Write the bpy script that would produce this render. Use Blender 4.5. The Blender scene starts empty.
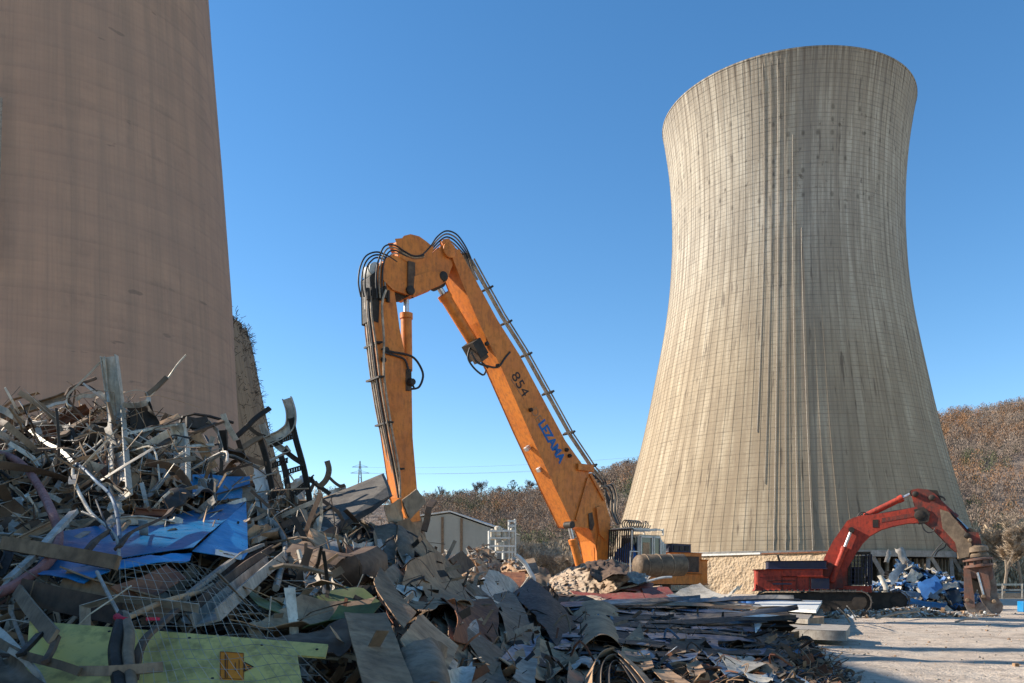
import bpy, math, random
from mathutils import Vector, Matrix, noise
PI = math.pi
R = math.radians
sc = bpy.context.scene
COL = sc.collection
F = 850.0; HOR = 585.0; CZ = 1.5

# ------------------------------------------------------------------ camera, sky, sun
cd = bpy.data.cameras.new('camera'); cam = bpy.data.objects.new('camera', cd); COL.objects.link(cam)
cam.location = (0, 0, CZ); cam.rotation_euler = (R(90), 0, 0)
cd.sensor_width = 36; cd.lens = F / 1024 * 36; cd.shift_y = (HOR - 341.5) / 1024
cd.clip_start = 0.1; cd.clip_end = 6000
sc.camera = cam
SUN_AZ, SUN_EL = R(-80), R(29)
sun_dir = Vector((math.sin(SUN_AZ) * math.cos(SUN_EL), math.cos(SUN_AZ) * math.cos(SUN_EL), math.sin(SUN_EL)))
w = bpy.data.worlds.new('World'); sc.world = w; w.use_nodes = True
nt = w.node_tree; nt.nodes.clear()
sky = nt.nodes.new('ShaderNodeTexSky'); sky.sky_type = 'NISHITA'; sky.sun_disc = False
sky.sun_elevation = SUN_EL; sky.sun_rotation = SUN_AZ
sky.altitude = 1100; sky.air_density = 1.0; sky.dust_density = 0.15; sky.ozone_density = 1.0
hs = nt.nodes.new('ShaderNodeHueSaturation'); hs.inputs['Saturation'].default_value = 1.3; hs.inputs['Hue'].default_value = 0.4985
bg = nt.nodes.new('ShaderNodeBackground'); bg.inputs[1].default_value = 0.123
out = nt.nodes.new('ShaderNodeOutputWorld')
nt.links.new(sky.outputs[0], hs.inputs['Color']); nt.links.new(hs.outputs[0], bg.inputs[0]); nt.links.new(bg.outputs[0], out.inputs[0])
sl = bpy.data.lights.new('sun', 'SUN'); sun = bpy.data.objects.new('sun', sl); COL.objects.link(sun)
sl.energy = 4.95; sl.angle = R(0.53); sl.color = (1.0, 0.915, 0.80)
sun.rotation_euler = sun_dir.to_track_quat('Z', 'Y').to_euler()
sc.view_settings.view_transform = 'Standard'; sc.view_settings.look = 'None'
sc.view_settings.exposure = 0.82; sc.view_settings.gamma = 1.0
sc.cycles.max_bounces = 5; sc.cycles.use_denoising = True

# ------------------------------------------------------------------ helpers
def P(px, py, d):
    return Vector(((px - 512) / F * d, d, CZ + (HOR - py) / F * d))

def lerp_tab(tab, x):
    if x <= tab[0][0]: return tab[0][1:]
    for a, b in zip(tab, tab[1:]):
        if x <= b[0]:
            t = (x - a[0]) / (b[0] - a[0])
            return tuple(p + (q - p) * t for p, q in zip(a[1:], b[1:]))
    return tab[-1][1:]

class G:
    """small node graph builder"""
    def __init__(s, name):
        s.m = bpy.data.materials.new(name); s.m.use_nodes = True
        s.t = s.m.node_tree; s.t.nodes.clear()
        s.o = s.t.nodes.new('ShaderNodeOutputMaterial'); s.b = s.t.nodes.new('ShaderNodeBsdfPrincipled')
        s.t.links.new(s.b.outputs[0], s.o.inputs[0])
        s.tc = s.t.nodes.new('ShaderNodeTexCoord')
    def set(s, sock, v):
        if isinstance(v, bpy.types.NodeSocket): s.t.links.new(v, sock)
        else:
            if isinstance(v, (tuple, list)) and len(v) == 3 and sock.type == 'RGBA': v = (*v, 1)
            sock.default_value = v
    def math(s, op, a, b=0.0, c=None, clamp=False):
        n = s.t.nodes.new('ShaderNodeMath'); n.operation = op; n.use_clamp = clamp
        s.set(n.inputs[0], a); s.set(n.inputs[1], b)
        if c is not None: s.set(n.inputs[2], c)
        return n.outputs[0]
    def xyz(s, v):
        n = s.t.nodes.new('ShaderNodeSeparateXYZ'); s.set(n.inputs[0], v); return n.outputs
    def vec(s, x, y, z):
        n = s.t.nodes.new('ShaderNodeCombineXYZ'); s.set(n.inputs[0], x); s.set(n.inputs[1], y); s.set(n.inputs[2], z); return n.outputs[0]
    def map(s, v, sc_=(1, 1, 1), loc=(0, 0, 0)):
        n = s.t.nodes.new('ShaderNodeMapping'); s.set(n.inputs[0], v); n.inputs[3].default_value = sc_; n.inputs[1].default_value = loc; return n.outputs[0]
    def noise(s, v, scale=1.0, detail=4, rough=0.6, col=False):
        n = s.t.nodes.new('ShaderNodeTexNoise'); s.set(n.inputs['Vector'], v); n.inputs['Scale'].default_value = scale
        n.inputs['Detail'].default_value = detail; n.inputs['Roughness'].default_value = rough
        return n.outputs[1 if col else 0]
    def voro(s, v, scale=1.0, feat='F1', out=0):
        n = s.t.nodes.new('ShaderNodeTexVoronoi'); n.feature = feat; s.set(n.inputs['Vector'], v); n.inputs['Scale'].default_value = scale
        return n.outputs[out]
    def ramp(s, f, stops):
        n = s.t.nodes.new('ShaderNodeValToRGB'); s.set(n.inputs[0], f)
        e = n.color_ramp.elements
        while len(e) < len(stops): e.new(0.5)
        for el, (p, c) in zip(e, stops):
            el.position = p; el.color = (c, c, c, 1) if isinstance(c, (int, float)) else (*c, 1)
        return n.outputs[0]
    def mix(s, f, a, b, mode='MIX'):
        n = s.t.nodes.new('ShaderNodeMix'); n.data_type = 'RGBA'; n.blend_type = mode
        s.set(n.inputs[0], f); s.set(n.inputs[6], a); s.set(n.inputs[7], b); return n.outputs[2]
    def bump(s, h, strength=0.3, dist=0.02):
        n = s.t.nodes.new('ShaderNodeBump'); n.inputs['Strength'].default_value = strength; n.inputs['Distance'].default_value = dist
        s.set(n.inputs['Height'], h); s.t.links.new(n.outputs[0], s.b.inputs['Normal'])
    def fin(s, col, rough=0.7, metal=0.0, spec=None):
        s.set(s.b.inputs['Base Color'], col); s.set(s.b.inputs['Roughness'], rough); s.set(s.b.inputs['Metallic'], metal)
        if spec is not None: s.set(s.b.inputs['Specular IOR Level'], spec)
        return s.m

MATS = {}
def paint(name, c1, c2=None, rough=0.6, metal=0.0, scale=3.0, grime=0.35, gcol=(0.06, 0.045, 0.035), bump=0.15, vary=0.25, bdist=0.01):
    """a worn surface: base colour, second tone in patches, dirt speckle, small value change from object to object"""
    if name in MATS: return MATS[name]
    g = G(name); v = g.tc.outputs['Object']
    c2 = c2 or tuple(x * 0.7 for x in c1)
    n1 = g.noise(v, scale, 5, 0.65); n2 = g.noise(v, scale * 4.3, 5, 0.7); n3 = g.noise(g.map(v, (1, 1, 0.25)), scale * 9, 3, 0.6)
    col = g.mix(g.ramp(n1, [(0.38, 0.0), (0.62, 1.0)]), c1, c2)
    d = g.ramp(g.math('MULTIPLY', g.math('ADD', n2, n3), 0.5), [(0.46, 0.0), (0.62, 1.0)])
    col = g.mix(g.math('MULTIPLY', d, grime), col, gcol)
    oi = g.t.nodes.new('ShaderNodeObjectInfo')
    hv = g.t.nodes.new('ShaderNodeHueSaturation'); g.set(hv.inputs['Color'], col)
    g.set(hv.inputs['Value'], g.math('ADD', g.math('MULTIPLY', oi.outputs['Random'], vary * 2), 1 - vary))
    g.bump(g.math('ADD', n2, g.math('MULTIPLY', n1, 2.0)), bump, bdist)
    n4_ = g.noise(g.map(v, (1.0, 1.0, 0.3)), scale * 1.7, 6, 0.75); col = col
    MATS[name] = g.fin(hv.outputs[0], g.ramp(n2, [(0.3, max(0.05, rough - 0.15)), (0.7, min(1, rough + 0.2))]), metal, 0.5 if rough < 0.45 else 0.25)
    return MATS[name]

M = dict(
    galv=paint('galvanised steel', (0.50, 0.44, 0.36), (0.27, 0.235, 0.19), 0.45, 0.25, 3),
    galv_light=paint('pale galvanised steel', (0.64, 0.57, 0.46), (0.42, 0.37, 0.29), 0.45, 0.15, 4),
    steel=paint('dull grey steel', (0.27, 0.19, 0.12), (0.15, 0.105, 0.068), 0.65, 0.0, 2.5),
    dusty=paint('dusty taupe steel', (0.46, 0.285, 0.16), (0.27, 0.165, 0.095), 0.85, 0.0, 2.0, 0.4),
    dark=paint('blackened steel', (0.05, 0.038, 0.028), (0.022, 0.018, 0.014), 0.6, 0.0, 3),
    brown=paint('brown scrap', (0.15, 0.095, 0.06), (0.08, 0.05, 0.035), 0.8, 0.0, 3),
    rust=paint('rusted steel', (0.27, 0.11, 0.05), (0.13, 0.05, 0.03), 0.85, 0.0, 3),
    blue=paint('blue painted sheet', (0.008, 0.22, 0.48), (0.006, 0.16, 0.38), 0.35, 0.0, 1.5, 0.25, (0.12, 0.13, 0.14)),
    bluedeep=paint('deep blue crushed sheet', (0.012, 0.11, 0.28), (0.01, 0.07, 0.18), 0.4, 0, 1.5, 0.4),
    bluepale=paint('faded blue sheet', (0.13, 0.19, 0.26), (0.06, 0.09, 0.13), 0.45, 0.0, 2, 0.3),
    stackblue=paint('blue edged sheet', (0.06, 0.115, 0.19), (0.03, 0.06, 0.10), 0.4, 0, 1.2, .3),
    bluedark=paint('dark blue coated sheet', (0.028, 0.036, 0.048), (0.014, 0.017, 0.022), 0.38, 0.0, 1.2, 0.3),
    green=paint('yellow green painted sheet', (0.70, 0.53, 0.14), (0.58, 0.45, 0.14), 0.5, 0.0, 1.6, 0.5, vary=0.0),
    olive=paint('olive sheet', (0.13, 0.15, 0.05), (0.06, 0.075, 0.03), 0.5, 0.0, 2, 0.3),
    white=paint('off white sheet', (0.66, 0.65, 0.60), (0.5, 0.49, 0.45), 0.55, 0.0, 1.5, 0.25, vary=0.1),
    concrete_bit=paint('pale rubble', (0.38, 0.34, 0.28), (0.25, 0.21, 0.17), 0.9, 0.0, 4, 0.3),
    wood=paint('weathered timber', (0.30, 0.21, 0.13), (0.18, 0.12, 0.08), 0.85, 0.0, 4, 0.3),
    canvas=paint('torn cream canvas', (0.60, 0.47, 0.33), (0.38, 0.26, 0.17), 0.9, 0.0, 1.6, 0.35, (0.13, 0.07, 0.045)),
    redsheet=paint('red primer sheet', (0.30, 0.05, 0.035), (0.16, 0.035, 0.03), 0.6, 0.0, 1.6, 0.75, (0.22, 0.15, 0.10)),
    hosered=paint('faded red hose', (0.34, 0.15, 0.13), (0.22, 0.09, 0.08), 0.55, 0.0, 4, 0.3),
    rubber=paint('black rubber hose', (0.022, 0.022, 0.024), (0.04, 0.038, 0.036), 0.5, 0.0, 6, 0.2, (0.1, 0.08, 0.06)),
    pipe=paint('dusty hydraulic pipe', (0.46, 0.35, 0.24), (0.22, 0.16, 0.11), 0.5, 0.1, 3, 0.3),
    orange=paint('faded orange machine paint', (0.66, 0.21, 0.033), (0.56, 0.165, 0.03), 0.48, 0.0, 0.8, 0.42, (0.12, 0.055, 0.03), 0.05, 0.0),
    red=paint('red machine paint', (0.44, 0.052, 0.025), (0.32, 0.042, 0.025), 0.6, 0.0, 1.2, 0.6, (0.06, 0.025, 0.02), 0.05, 0.0),
    redworn=paint('scuffed red machine paint', (0.30, 0.045, 0.025), (0.10, 0.045, 0.035), 0.6, 0.0, 1.6, 0.7, (0.05, 0.035, 0.03), 0.1, 0.0),
    jaw=paint('worn rusty jaw steel', (0.24, 0.105, 0.065), (0.15, 0.10, 0.08), 0.6, 0.2, 1.8, 0.5, (0.07, 0.05, 0.045), 0.2, 0.0),
    jawgrey=paint('scraped grey jaw steel', (0.24, 0.215, 0.19), (0.14, 0.10, 0.08), 0.5, 0.4, 2.0, 0.4, (0.08, 0.05, 0.04), 0.2, 0.0),
    navy=paint('dark navy machine paint', (0.02, 0.025, 0.06), (0.03, 0.03, 0.045), 0.45, 0.0, 1.0, 0.3, (0.08, 0.06, 0.05), 0.05, 0.0),
    machinegrey=paint('pale grey machine paint', (0.76, 0.71, 0.60), (0.60, 0.55, 0.46), 0.5, 0.0, 1.2, 0.3, (0.13, 0.10, 0.08), 0.05, 0.0),
    chrome=paint('chromed rod', (0.6, 0.6, 0.6), (0.45, 0.45, 0.45), 0.35, 0.8, 2, 0.1, bump=0.0, vary=0),
    track=paint('muddy track steel', (0.085, 0.075, 0.065), (0.15, 0.125, 0.10), 0.75, 0.1, 3, 0.4, vary=0),
    tarp=paint('blue cab tarpaulin', (0.02, 0.13, 0.42), (0.015, 0.08, 0.28), 0.6, 0.0, 2, 0.1, vary=0),
    sticker=paint('orange warning sticker', (0.85, 0.25, 0.008), (0.75, 0.21, 0.008), 0.5, 0.0, 3, 0.1, bump=0, vary=0),
    print_=paint('dark print', (0.03, 0.02, 0.02), (0.04, 0.03, 0.02), 0.6, 0, 3, 0, bump=0, vary=0),
    printblue=paint('blue print', (0.01, 0.13, 0.36), (0.015, 0.10, 0.30), 0.6, 0, 3, 0.1, bump=0, vary=0),
    printfaded=paint('faded print', (0.40, 0.17, 0.06), (0.33, 0.15, 0.07), 0.6, 0, 3, 0.1, bump=0, vary=0),
    printbrown=paint('brown print', (0.16, 0.05, 0.01), (0.14, 0.045, 0.01), 0.6, 0, 3, 0, bump=0, vary=0),
    printyellow=paint('yellow print', (0.55, 0.55, 0.12), (0.5, 0.5, 0.1), 0.6, 0, 3, 0, bump=0, vary=0),
)
gg = G('cab glass'); gg.fin((0.03, 0.035, 0.035), 0.08, 0.0); M['glass'] = gg.m

class MB:
    def __init__(s): s.v = []; s.f = []; s.mi = []; s.c = None
    def add(s, verts, faces, mi=0):
        n = len(s.v); s.v.extend(Vector(q) for q in verts); s.f.extend(tuple(i + n for i in f) for f in faces); s.mi.extend([mi] * len(faces)); return s
    def box(s, c, size, ax=None, mi=0):
        """c centre, size full sizes, ax optional three axis vectors"""
        ax = ax or (Vector((1, 0, 0)), Vector((0, 1, 0)), Vector((0, 0, 1)))
        c = Vector(c); vs = []
        for i in (-1, 1):
            for j in (-1, 1):
                for k in (-1, 1): vs.append(c + ax[0] * (i * size[0] / 2) + ax[1] * (j * size[1] / 2) + ax[2] * (k * size[2] / 2))
        return s.add(vs, [(0, 1, 3, 2), (4, 6, 7, 5), (0, 4, 5, 1), (2, 3, 7, 6), (0, 2, 6, 4), (1, 5, 7, 3)], mi)
    def prism(s, pts, vec, mi=0):
        n = len(pts); pts = [Vector(q) for q in pts]; vec = Vector(vec)
        fs = [tuple(range(n)), tuple(range(2 * n - 1, n - 1, -1))]
        fs += [(i, (i + 1) % n, (i + 1) % n + n, i + n) for i in range(n)]
        return s.add(pts + [q + vec for q in pts], fs, mi)
    def sweep(s, pts, prof, up=Vector((0, 0, 1)), closed=True, twist=0.0, scale=None, mi=0, caps=True):
        """sweep a 2-D profile (list of (a,b)) along pts; a is sideways, b along up"""
        n = len(prof); k = len(pts); base = len(s.v); last = None
        for i, p in enumerate(pts):
            p = Vector(p)
            t = (Vector(pts[min(i + 1, k - 1)]) - Vector(pts[max(i - 1, 0)]))
            t = t.normalized() if t.length > 1e-9 else Vector((0, 0, 1))
            u0 = Vector(up) if last is None else last
            u = u0 - t * u0.dot(t)
            if u.length < 1e-4: u = t.orthogonal()
            u.normalize(); last = u
            side = t.cross(u)
            a = twist * i / max(1, k - 1)
            uu = u * math.cos(a) + side * math.sin(a); ss = side * math.cos(a) - u * math.sin(a)
            q = 1.0 if scale is None else scale[i] if isinstance(scale, (list, tuple)) else scale
            s.v.extend(p + ss * (x * q) + uu * (y * q) for x, y in prof)
        for i in range(k - 1):
            for j in range(n if closed else n - 1):
                a0 = base + i * n + j; a1 = base + i * n + (j + 1) % n
                s.f.append((a0, a1, a1 + n, a0 + n)); s.mi.append(mi)
        if caps and closed and n > 2:
            s.f.append(tuple(base + j for j in reversed(range(n)))); s.f.append(tuple(base + (k - 1) * n + j for j in range(n))); s.mi.extend([mi, mi])
        return s
    def tube(s, pts, r, n=6, mi=0, scale=None):
        return s.sweep(pts, [(r * math.cos(2 * PI * j / n), r * math.sin(2 * PI * j / n)) for j in range(n)], scale=scale, mi=mi)
    def beam(s, a, b, w_, h_, up=Vector((0, 0, 1)), mi=0):
        return s.sweep([a, b], [(-w_ / 2, -h_ / 2), (w_ / 2, -h_ / 2), (w_ / 2, h_ / 2), (-w_ / 2, h_ / 2)], up, mi=mi)
    def lathe(s, c, prof, axis=Vector((0, 0, 1)), n=24, mi=0, flat=False):
        axis = Vector(axis).normalized(); u = axis.orthogonal().normalized(); v = axis.cross(u); base = len(s.v); c = Vector(c)
        for r, h in prof:
            for j in range(n):
                a = 2 * PI * j / n; s.v.append(c + axis * h + (u * math.cos(a) + v * math.sin(a)) * r)
        for i in range(len(prof) - 1):
            for j in range(n):
                a0 = base + i * n + j; a1 = base + i * n + (j + 1) % n
                s.f.append((a0, a1, a1 + n, a0 + n)); s.mi.append(mi)
        s.f.append(tuple(base + j for j in reversed(range(n)))); s.f.append(tuple(base + (len(prof) - 1) * n + j for j in range(n))); s.mi.extend([mi, mi])
        return s
    def build(s, name, mats, parent=None, origin=None, smooth=None, bevel=0.0):
        if not isinstance(mats, (list, tuple)): mats = [mats]
        mats = [M[m] if isinstance(m, str) else m for m in mats]
        if parent is not None:
            root = parent
            while root.parent: root = root.parent
            o0 = Vector(root.location)
        elif origin is not None: o0 = Vector(origin)
        else:
            xs = [q.x for q in s.v]; ys = [q.y for q in s.v]; zs = [q.z for q in s.v]
            o0 = Vector(((min(xs) + max(xs)) / 2, (min(ys) + max(ys)) / 2, min(zs)))
        me = bpy.data.meshes.new(name); me.from_pydata([q - o0 for q in s.v], [], s.f)
        for m in mats: me.materials.append(m)
        if len(mats) > 1: me.polygons.foreach_set('material_index', s.mi)
        if s.c:
            ca = me.color_attributes.new('tone', 'FLOAT_COLOR', 'CORNER'); arr = []
            for f, c in zip(s.f, s.c): arr.extend(list((*c, 1)) * len(f))
            ca.data.foreach_set('color', arr)
        if smooth is not None:
            me.polygons.foreach_set('use_smooth', [True] * len(me.polygons)); me.set_sharp_from_angle(angle=R(smooth))
        me.update()
        o = bpy.data.objects.new(name, me); COL.objects.link(o)
        if parent is not None: o.parent = parent
        else: o.location = o0
        if bevel:
            b = o.modifiers.new('bevel', 'BEVEL'); b.width = bevel; b.segments = 2; b.limit_method = 'ANGLE'; b.angle_limit = R(35)
        return o

def tag(o, label=None, cat=None, group=None, kind=None):
    if label: o['label'] = label
    if cat: o['category'] = cat
    if group: o['group'] = group
    if kind: o['kind'] = kind
    return o
def thing(name, loc, label, cat, group=None):
    o = bpy.data.objects.new(name, None); COL.objects.link(o); o.location = loc; o.empty_display_size = 0.3
    return tag(o, label, cat, group)
def copy_tree(o, parent=None):
    c = o.copy(); COL.objects.link(c)
    if parent is not None: c.parent = parent
    for ch in list(o.children): copy_tree(ch, c)
    return c
def smooth_pts(pts, k=4):
    pts = [Vector(p) for p in pts]; res = []
    if len(pts) < 3 or k < 2: return pts
    for i in range(len(pts) - 1):
        p0 = pts[max(i - 1, 0)]; p1 = pts[i]; p2 = pts[i + 1]; p3 = pts[min(i + 2, len(pts) - 1)]
        for j in range(k):
            t = j / k
            res.append(0.5 * ((2 * p1) + (p2 - p0) * t + (2 * p0 - 5 * p1 + 4 * p2 - p3) * t * t + (3 * p1 - p0 - 3 * p2 + p3) * t ** 3))
    res.append(pts[-1]); return res
def text_mesh(body, size, mat, parent, origin, xdir, ydir, name='lettering', depth=0.004, bold=0.0, squash=1.0):
    cu = bpy.data.curves.new(name, 'FONT'); cu.body = body; cu.size = size; cu.extrude = depth; cu.offset = bold; cu.align_x = 'CENTER'; cu.align_y = 'CENTER'
    t = bpy.data.objects.new(name, cu); COL.objects.link(t); bpy.context.view_layer.update()
    me = bpy.data.meshes.new_from_object(t); bpy.data.objects.remove(t)
    x = Vector(xdir).normalized(); z = x.cross(Vector(ydir)).normalized(); y = z.cross(x)
    root = parent
    while root.parent: root = root.parent
    o0 = Vector(origin) - Vector(root.location)
    for v in me.vertices: v.co = o0 + x * (v.co.x * squash) + y * v.co.y + z * v.co.z
    me.materials.clear(); me.materials.append(M[mat])
    o = bpy.data.objects.new(name, me); COL.objects.link(o); o.parent = parent
    return o
# ------------------------------------------------------------------ ground
random.seed(5)
def pads(px, py): pass
g = G('dusty yard ground'); v = g.tc.outputs['Object']
n1 = g.noise(v, 0.12, 6, 0.6); n2 = g.noise(v, 1.6, 6, 0.7); n3 = g.noise(g.map(v, (1, 0.18, 1)), 0.9, 4, 0.6); n4 = g.noise(v, 14, 4, 0.7)
col = g.mix(g.ramp(n1, [(0.35, 0.0), (0.65, 1.0)]), (0.66, 0.53, 0.40), (0.54, 0.43, 0.32))
col = g.mix(g.ramp(n2, [(0.44, 0.0), (0.62, 0.7)]), col, (0.27, 0.205, 0.15))
col = g.mix(g.ramp(n3, [(0.52, 0.0), (0.66, 0.55)]), col, (0.50, 0.42, 0.33))
col = g.mix(g.ramp(n4, [(0.52, 0.0), (0.66, 0.6)]), col, (0.18, 0.145, 0.115))
n5 = g.noise(g.map(v, (0.35, 2.2, 1)), 1.0, 5, 0.65); col = g.mix(g.ramp(n5, [(0.54, 0.0), (0.66, 0.35)]), col, (0.32, 0.25, 0.185))
n6 = g.noise(v, 0.5, 3, 0.5); col = g.mix(g.ramp(n6, [(0.60, 0.0), (0.68, 0.35)]), col, (0.24, 0.185, 0.14))
g.bump(g.math('ADD', g.math('MULTIPLY', n2, 2.0), g.math('ADD', n4, n5)), 0.7, 0.1)
gm = g.fin(col, 0.95)
mb = MB()
def gz(x, y): return 0.09 * (noise.noise(Vector((x * 0.35, y * 0.35, 0))) + 0.5 * noise.noise(Vector((x * 1.1, y * 1.1, 3)))) * max(0.0, min(1.0, (70 - y) / 30, (y + 4) / 3, (34 - x) / 4, (x + 20) / 3)) - 0.02
xs = [-2500, -400, -60] + [-20 + 0.5 * i for i in range(110)] + [60, 400, 2500]
ys = [-300, -40, -5] + [-4 + 0.6 * i for i in range(124)] + [110, 400, 3500]
mb.v = [Vector((x, y, gz(x, y))) for y in ys for x in xs]; nx = len(xs)
mb.f = [(j * nx + i, j * nx + i + 1, (j + 1) * nx + i + 1, (j + 1) * nx + i) for j in range(len(ys) - 1) for i in range(nx - 1)]; mb.mi = [0] * len(mb.f)
tag(mb.build('ground', gm, origin=(0, 0, 0), smooth=60), kind='structure')

# ------------------------------------------------------------------ far hill and its wood
HT = [(-900, 500), (-200, 500), (240, 500), (330, 500), (420, 506), (470, 504), (520, 501), (560, 492), (600, 480), (640, 470), (760, 452), (850, 432), (935, 423), (960, 420), (1024, 410), (1200, 392), (1500, 400), (2200, 460)]
def hill_h(px, y):
    top = lerp_tab(HT, px)[0]; yc = 520.0
    hc = CZ + (HOR - top) / F * yc
    t = max(0.0, min(1.0, (y - 235) / (yc - 235))); t2 = t * t * (3 - 2 * t)
    t2 = t2 * 0.65 + t * 0.35
    h = hc * t2
    x = (px - 512) / F * y
    h += 7 * noise.noise(Vector((x * 0.012, y * 0.012, 1))) * min(1, t * 4) * (1 - t) * 2 + 2.0 * noise.noise(Vector((x * 0.03, y * 0.03, 5))) * t
    if y > yc: h = h * max(0.3, 1 - (y - yc) / 900.0)
    return h
mb = MB(); pxs = [-900 + i * 20 for i in range(150)]; yys = [235 + 15 * i for i in range(20)] + [540, 580, 650, 800, 1200]
mb.v = [Vector(((p - 512) / F * y, y, hill_h(p, y) - 0.6)) for y in yys for p in pxs]; nx = len(pxs)
mb.f = [(j * nx + i, j * nx + i + 1, (j + 1) * nx + i + 1, (j + 1) * nx + i) for j in range(len(yys) - 1) for i in range(nx - 1)]; mb.mi = [0] * len(mb.f)
g = G('hillside leaf litter'); v = g.tc.outputs['Object']
n1 = g.noise(v, 0.03, 6, 0.7); n2 = g.noise(v, 0.35, 5, 0.75)
col = g.mix(g.ramp(n1, [(0.4, 0), (0.6, 1)]), (0.21, 0.15, 0.11), (0.25, 0.20, 0.155))
col = g.mix(g.ramp(n2, [(0.45, 0), (0.6, 0.8)]), col, (0.14, 0.105, 0.08))
g.bump(n2, 1.0, 1.0)
tag(mb.build('hill', g.fin(col, 1.0), origin=(0, 0, 0), smooth=80), kind='structure')
g = G('winter crowns'); a = g.t.nodes.new('ShaderNodeAttribute'); a.attribute_name = 'tone'
crown_m = g.fin(a.outputs[0], 1.0, 0, 0.1)
mb = MB(); mb.c = []
rnd = random.Random(11)
tones = [(0.26, 0.20, 0.155)] * 9 + [(0.20, 0.15, 0.115)] * 6 + [(0.28, 0.16, 0.09)] * 3 + [(0.05, 0.055, 0.03)] * 1
def clump_tree(x, y, z, h, r, tone, n):
    for _ in range(n):
        a = rnd.random() * 2 * PI; u = rnd.random(); rr = r * math.sqrt(rnd.random()) * math.sin(PI * min(1, 0.25 + u * 0.75)) ** 0.6
        c = Vector((x + rr * math.cos(a), y + rr * math.sin(a), z + h * (0.18 + 0.82 * u)))
        l = (0.05 + 0.09 * rnd.random()) * h * (1.15 - u * 0.5); wd = l * (0.10 + 0.22 * rnd.random())
        d = Vector((math.cos(a) * 0.5 * rnd.random(), math.sin(a) * 0.5 * rnd.random(), 1.0)).normalized()
        s_ = Vector((rnd.gauss(0, 1), rnd.gauss(0, 1), 0.3 * rnd.gauss(0, 1))).normalized()
        mb.add([c - d * l * 0.5, c + s_ * wd, c + d * l * 0.5, c - s_ * wd * 0.8], [(0, 1, 2, 3)])
        k = rnd.uniform(0.92, 1.07); mb.c.append((tone[0] * k, tone[1] * k, tone[2] * k))
cnt = 0
while cnt < 5200:
    px = rnd.uniform(395, 1075) if rnd.random() < 0.94 else rnd.uniform(230, 400)
    if 650 < px < 905: continue
    y = 240 + 300 * rnd.random() ** 0.8
    z = hill_h(px, y); x = (px - 512) / F * y
    pn = noise.noise(Vector((x * 0.02, y * 0.02, 9)))
    tone = tones[rnd.randrange(len(tones))]
    if pn > 0.22 and rnd.random() < 0.5: tone = (0.29, 0.16, 0.085)
    elif noise.noise(Vector((x * 0.016 + 40, y * 0.016, 2))) > 0.2 and rnd.random() < 0.5: tone = (0.13, 0.135, 0.075)
    elif pn < -0.25 and rnd.random() < 0.25: tone = (0.06, 0.075, 0.035)
    kk = rnd.uniform(.75, 1.18); tone = tuple(c * kk for c in tone)
    h = rnd.uniform(5, 9.5) * (0.7 if tone[0] < 0.1 else 1); r = h * rnd.uniform(0.28, 0.42)
    clump_tree(x, y, z - 0.8, h, r, tone, 120 if tone[0] > 0.12 else 150); cnt += 1
tag(mb.build('hillside_wood', crown_m, origin=(0, 0, 0)), 'leafless grey brown and rust coloured wood covering the hill', 'wood', kind='stuff')

mb = MB(); mb.c = []
for _ in range(330):
    right = rnd.random() < .5
    px = rnd.uniform(950, 1110) if right else rnd.uniform(492, 640); y = rnd.uniform(185, 250); x = (px - 512) / F * y
    k = rnd.uniform(.85, 1.15); tn_ = (0.60 * k, 0.46 * k, 0.31 * k) if right else (0.36 * k, 0.295 * k, 0.22 * k)
    clump_tree(x, y, hill_h(px, y) - .8, rnd.uniform(9, 17) if right else rnd.uniform(8, 13), rnd.uniform(2.2, 3.6), tn_, 420)
tag(mb.build('bare_thicket', crown_m, origin=(0, 0, 0)), 'pale bare thicket along the foot of the hill', 'thicket', kind='stuff')

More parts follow.
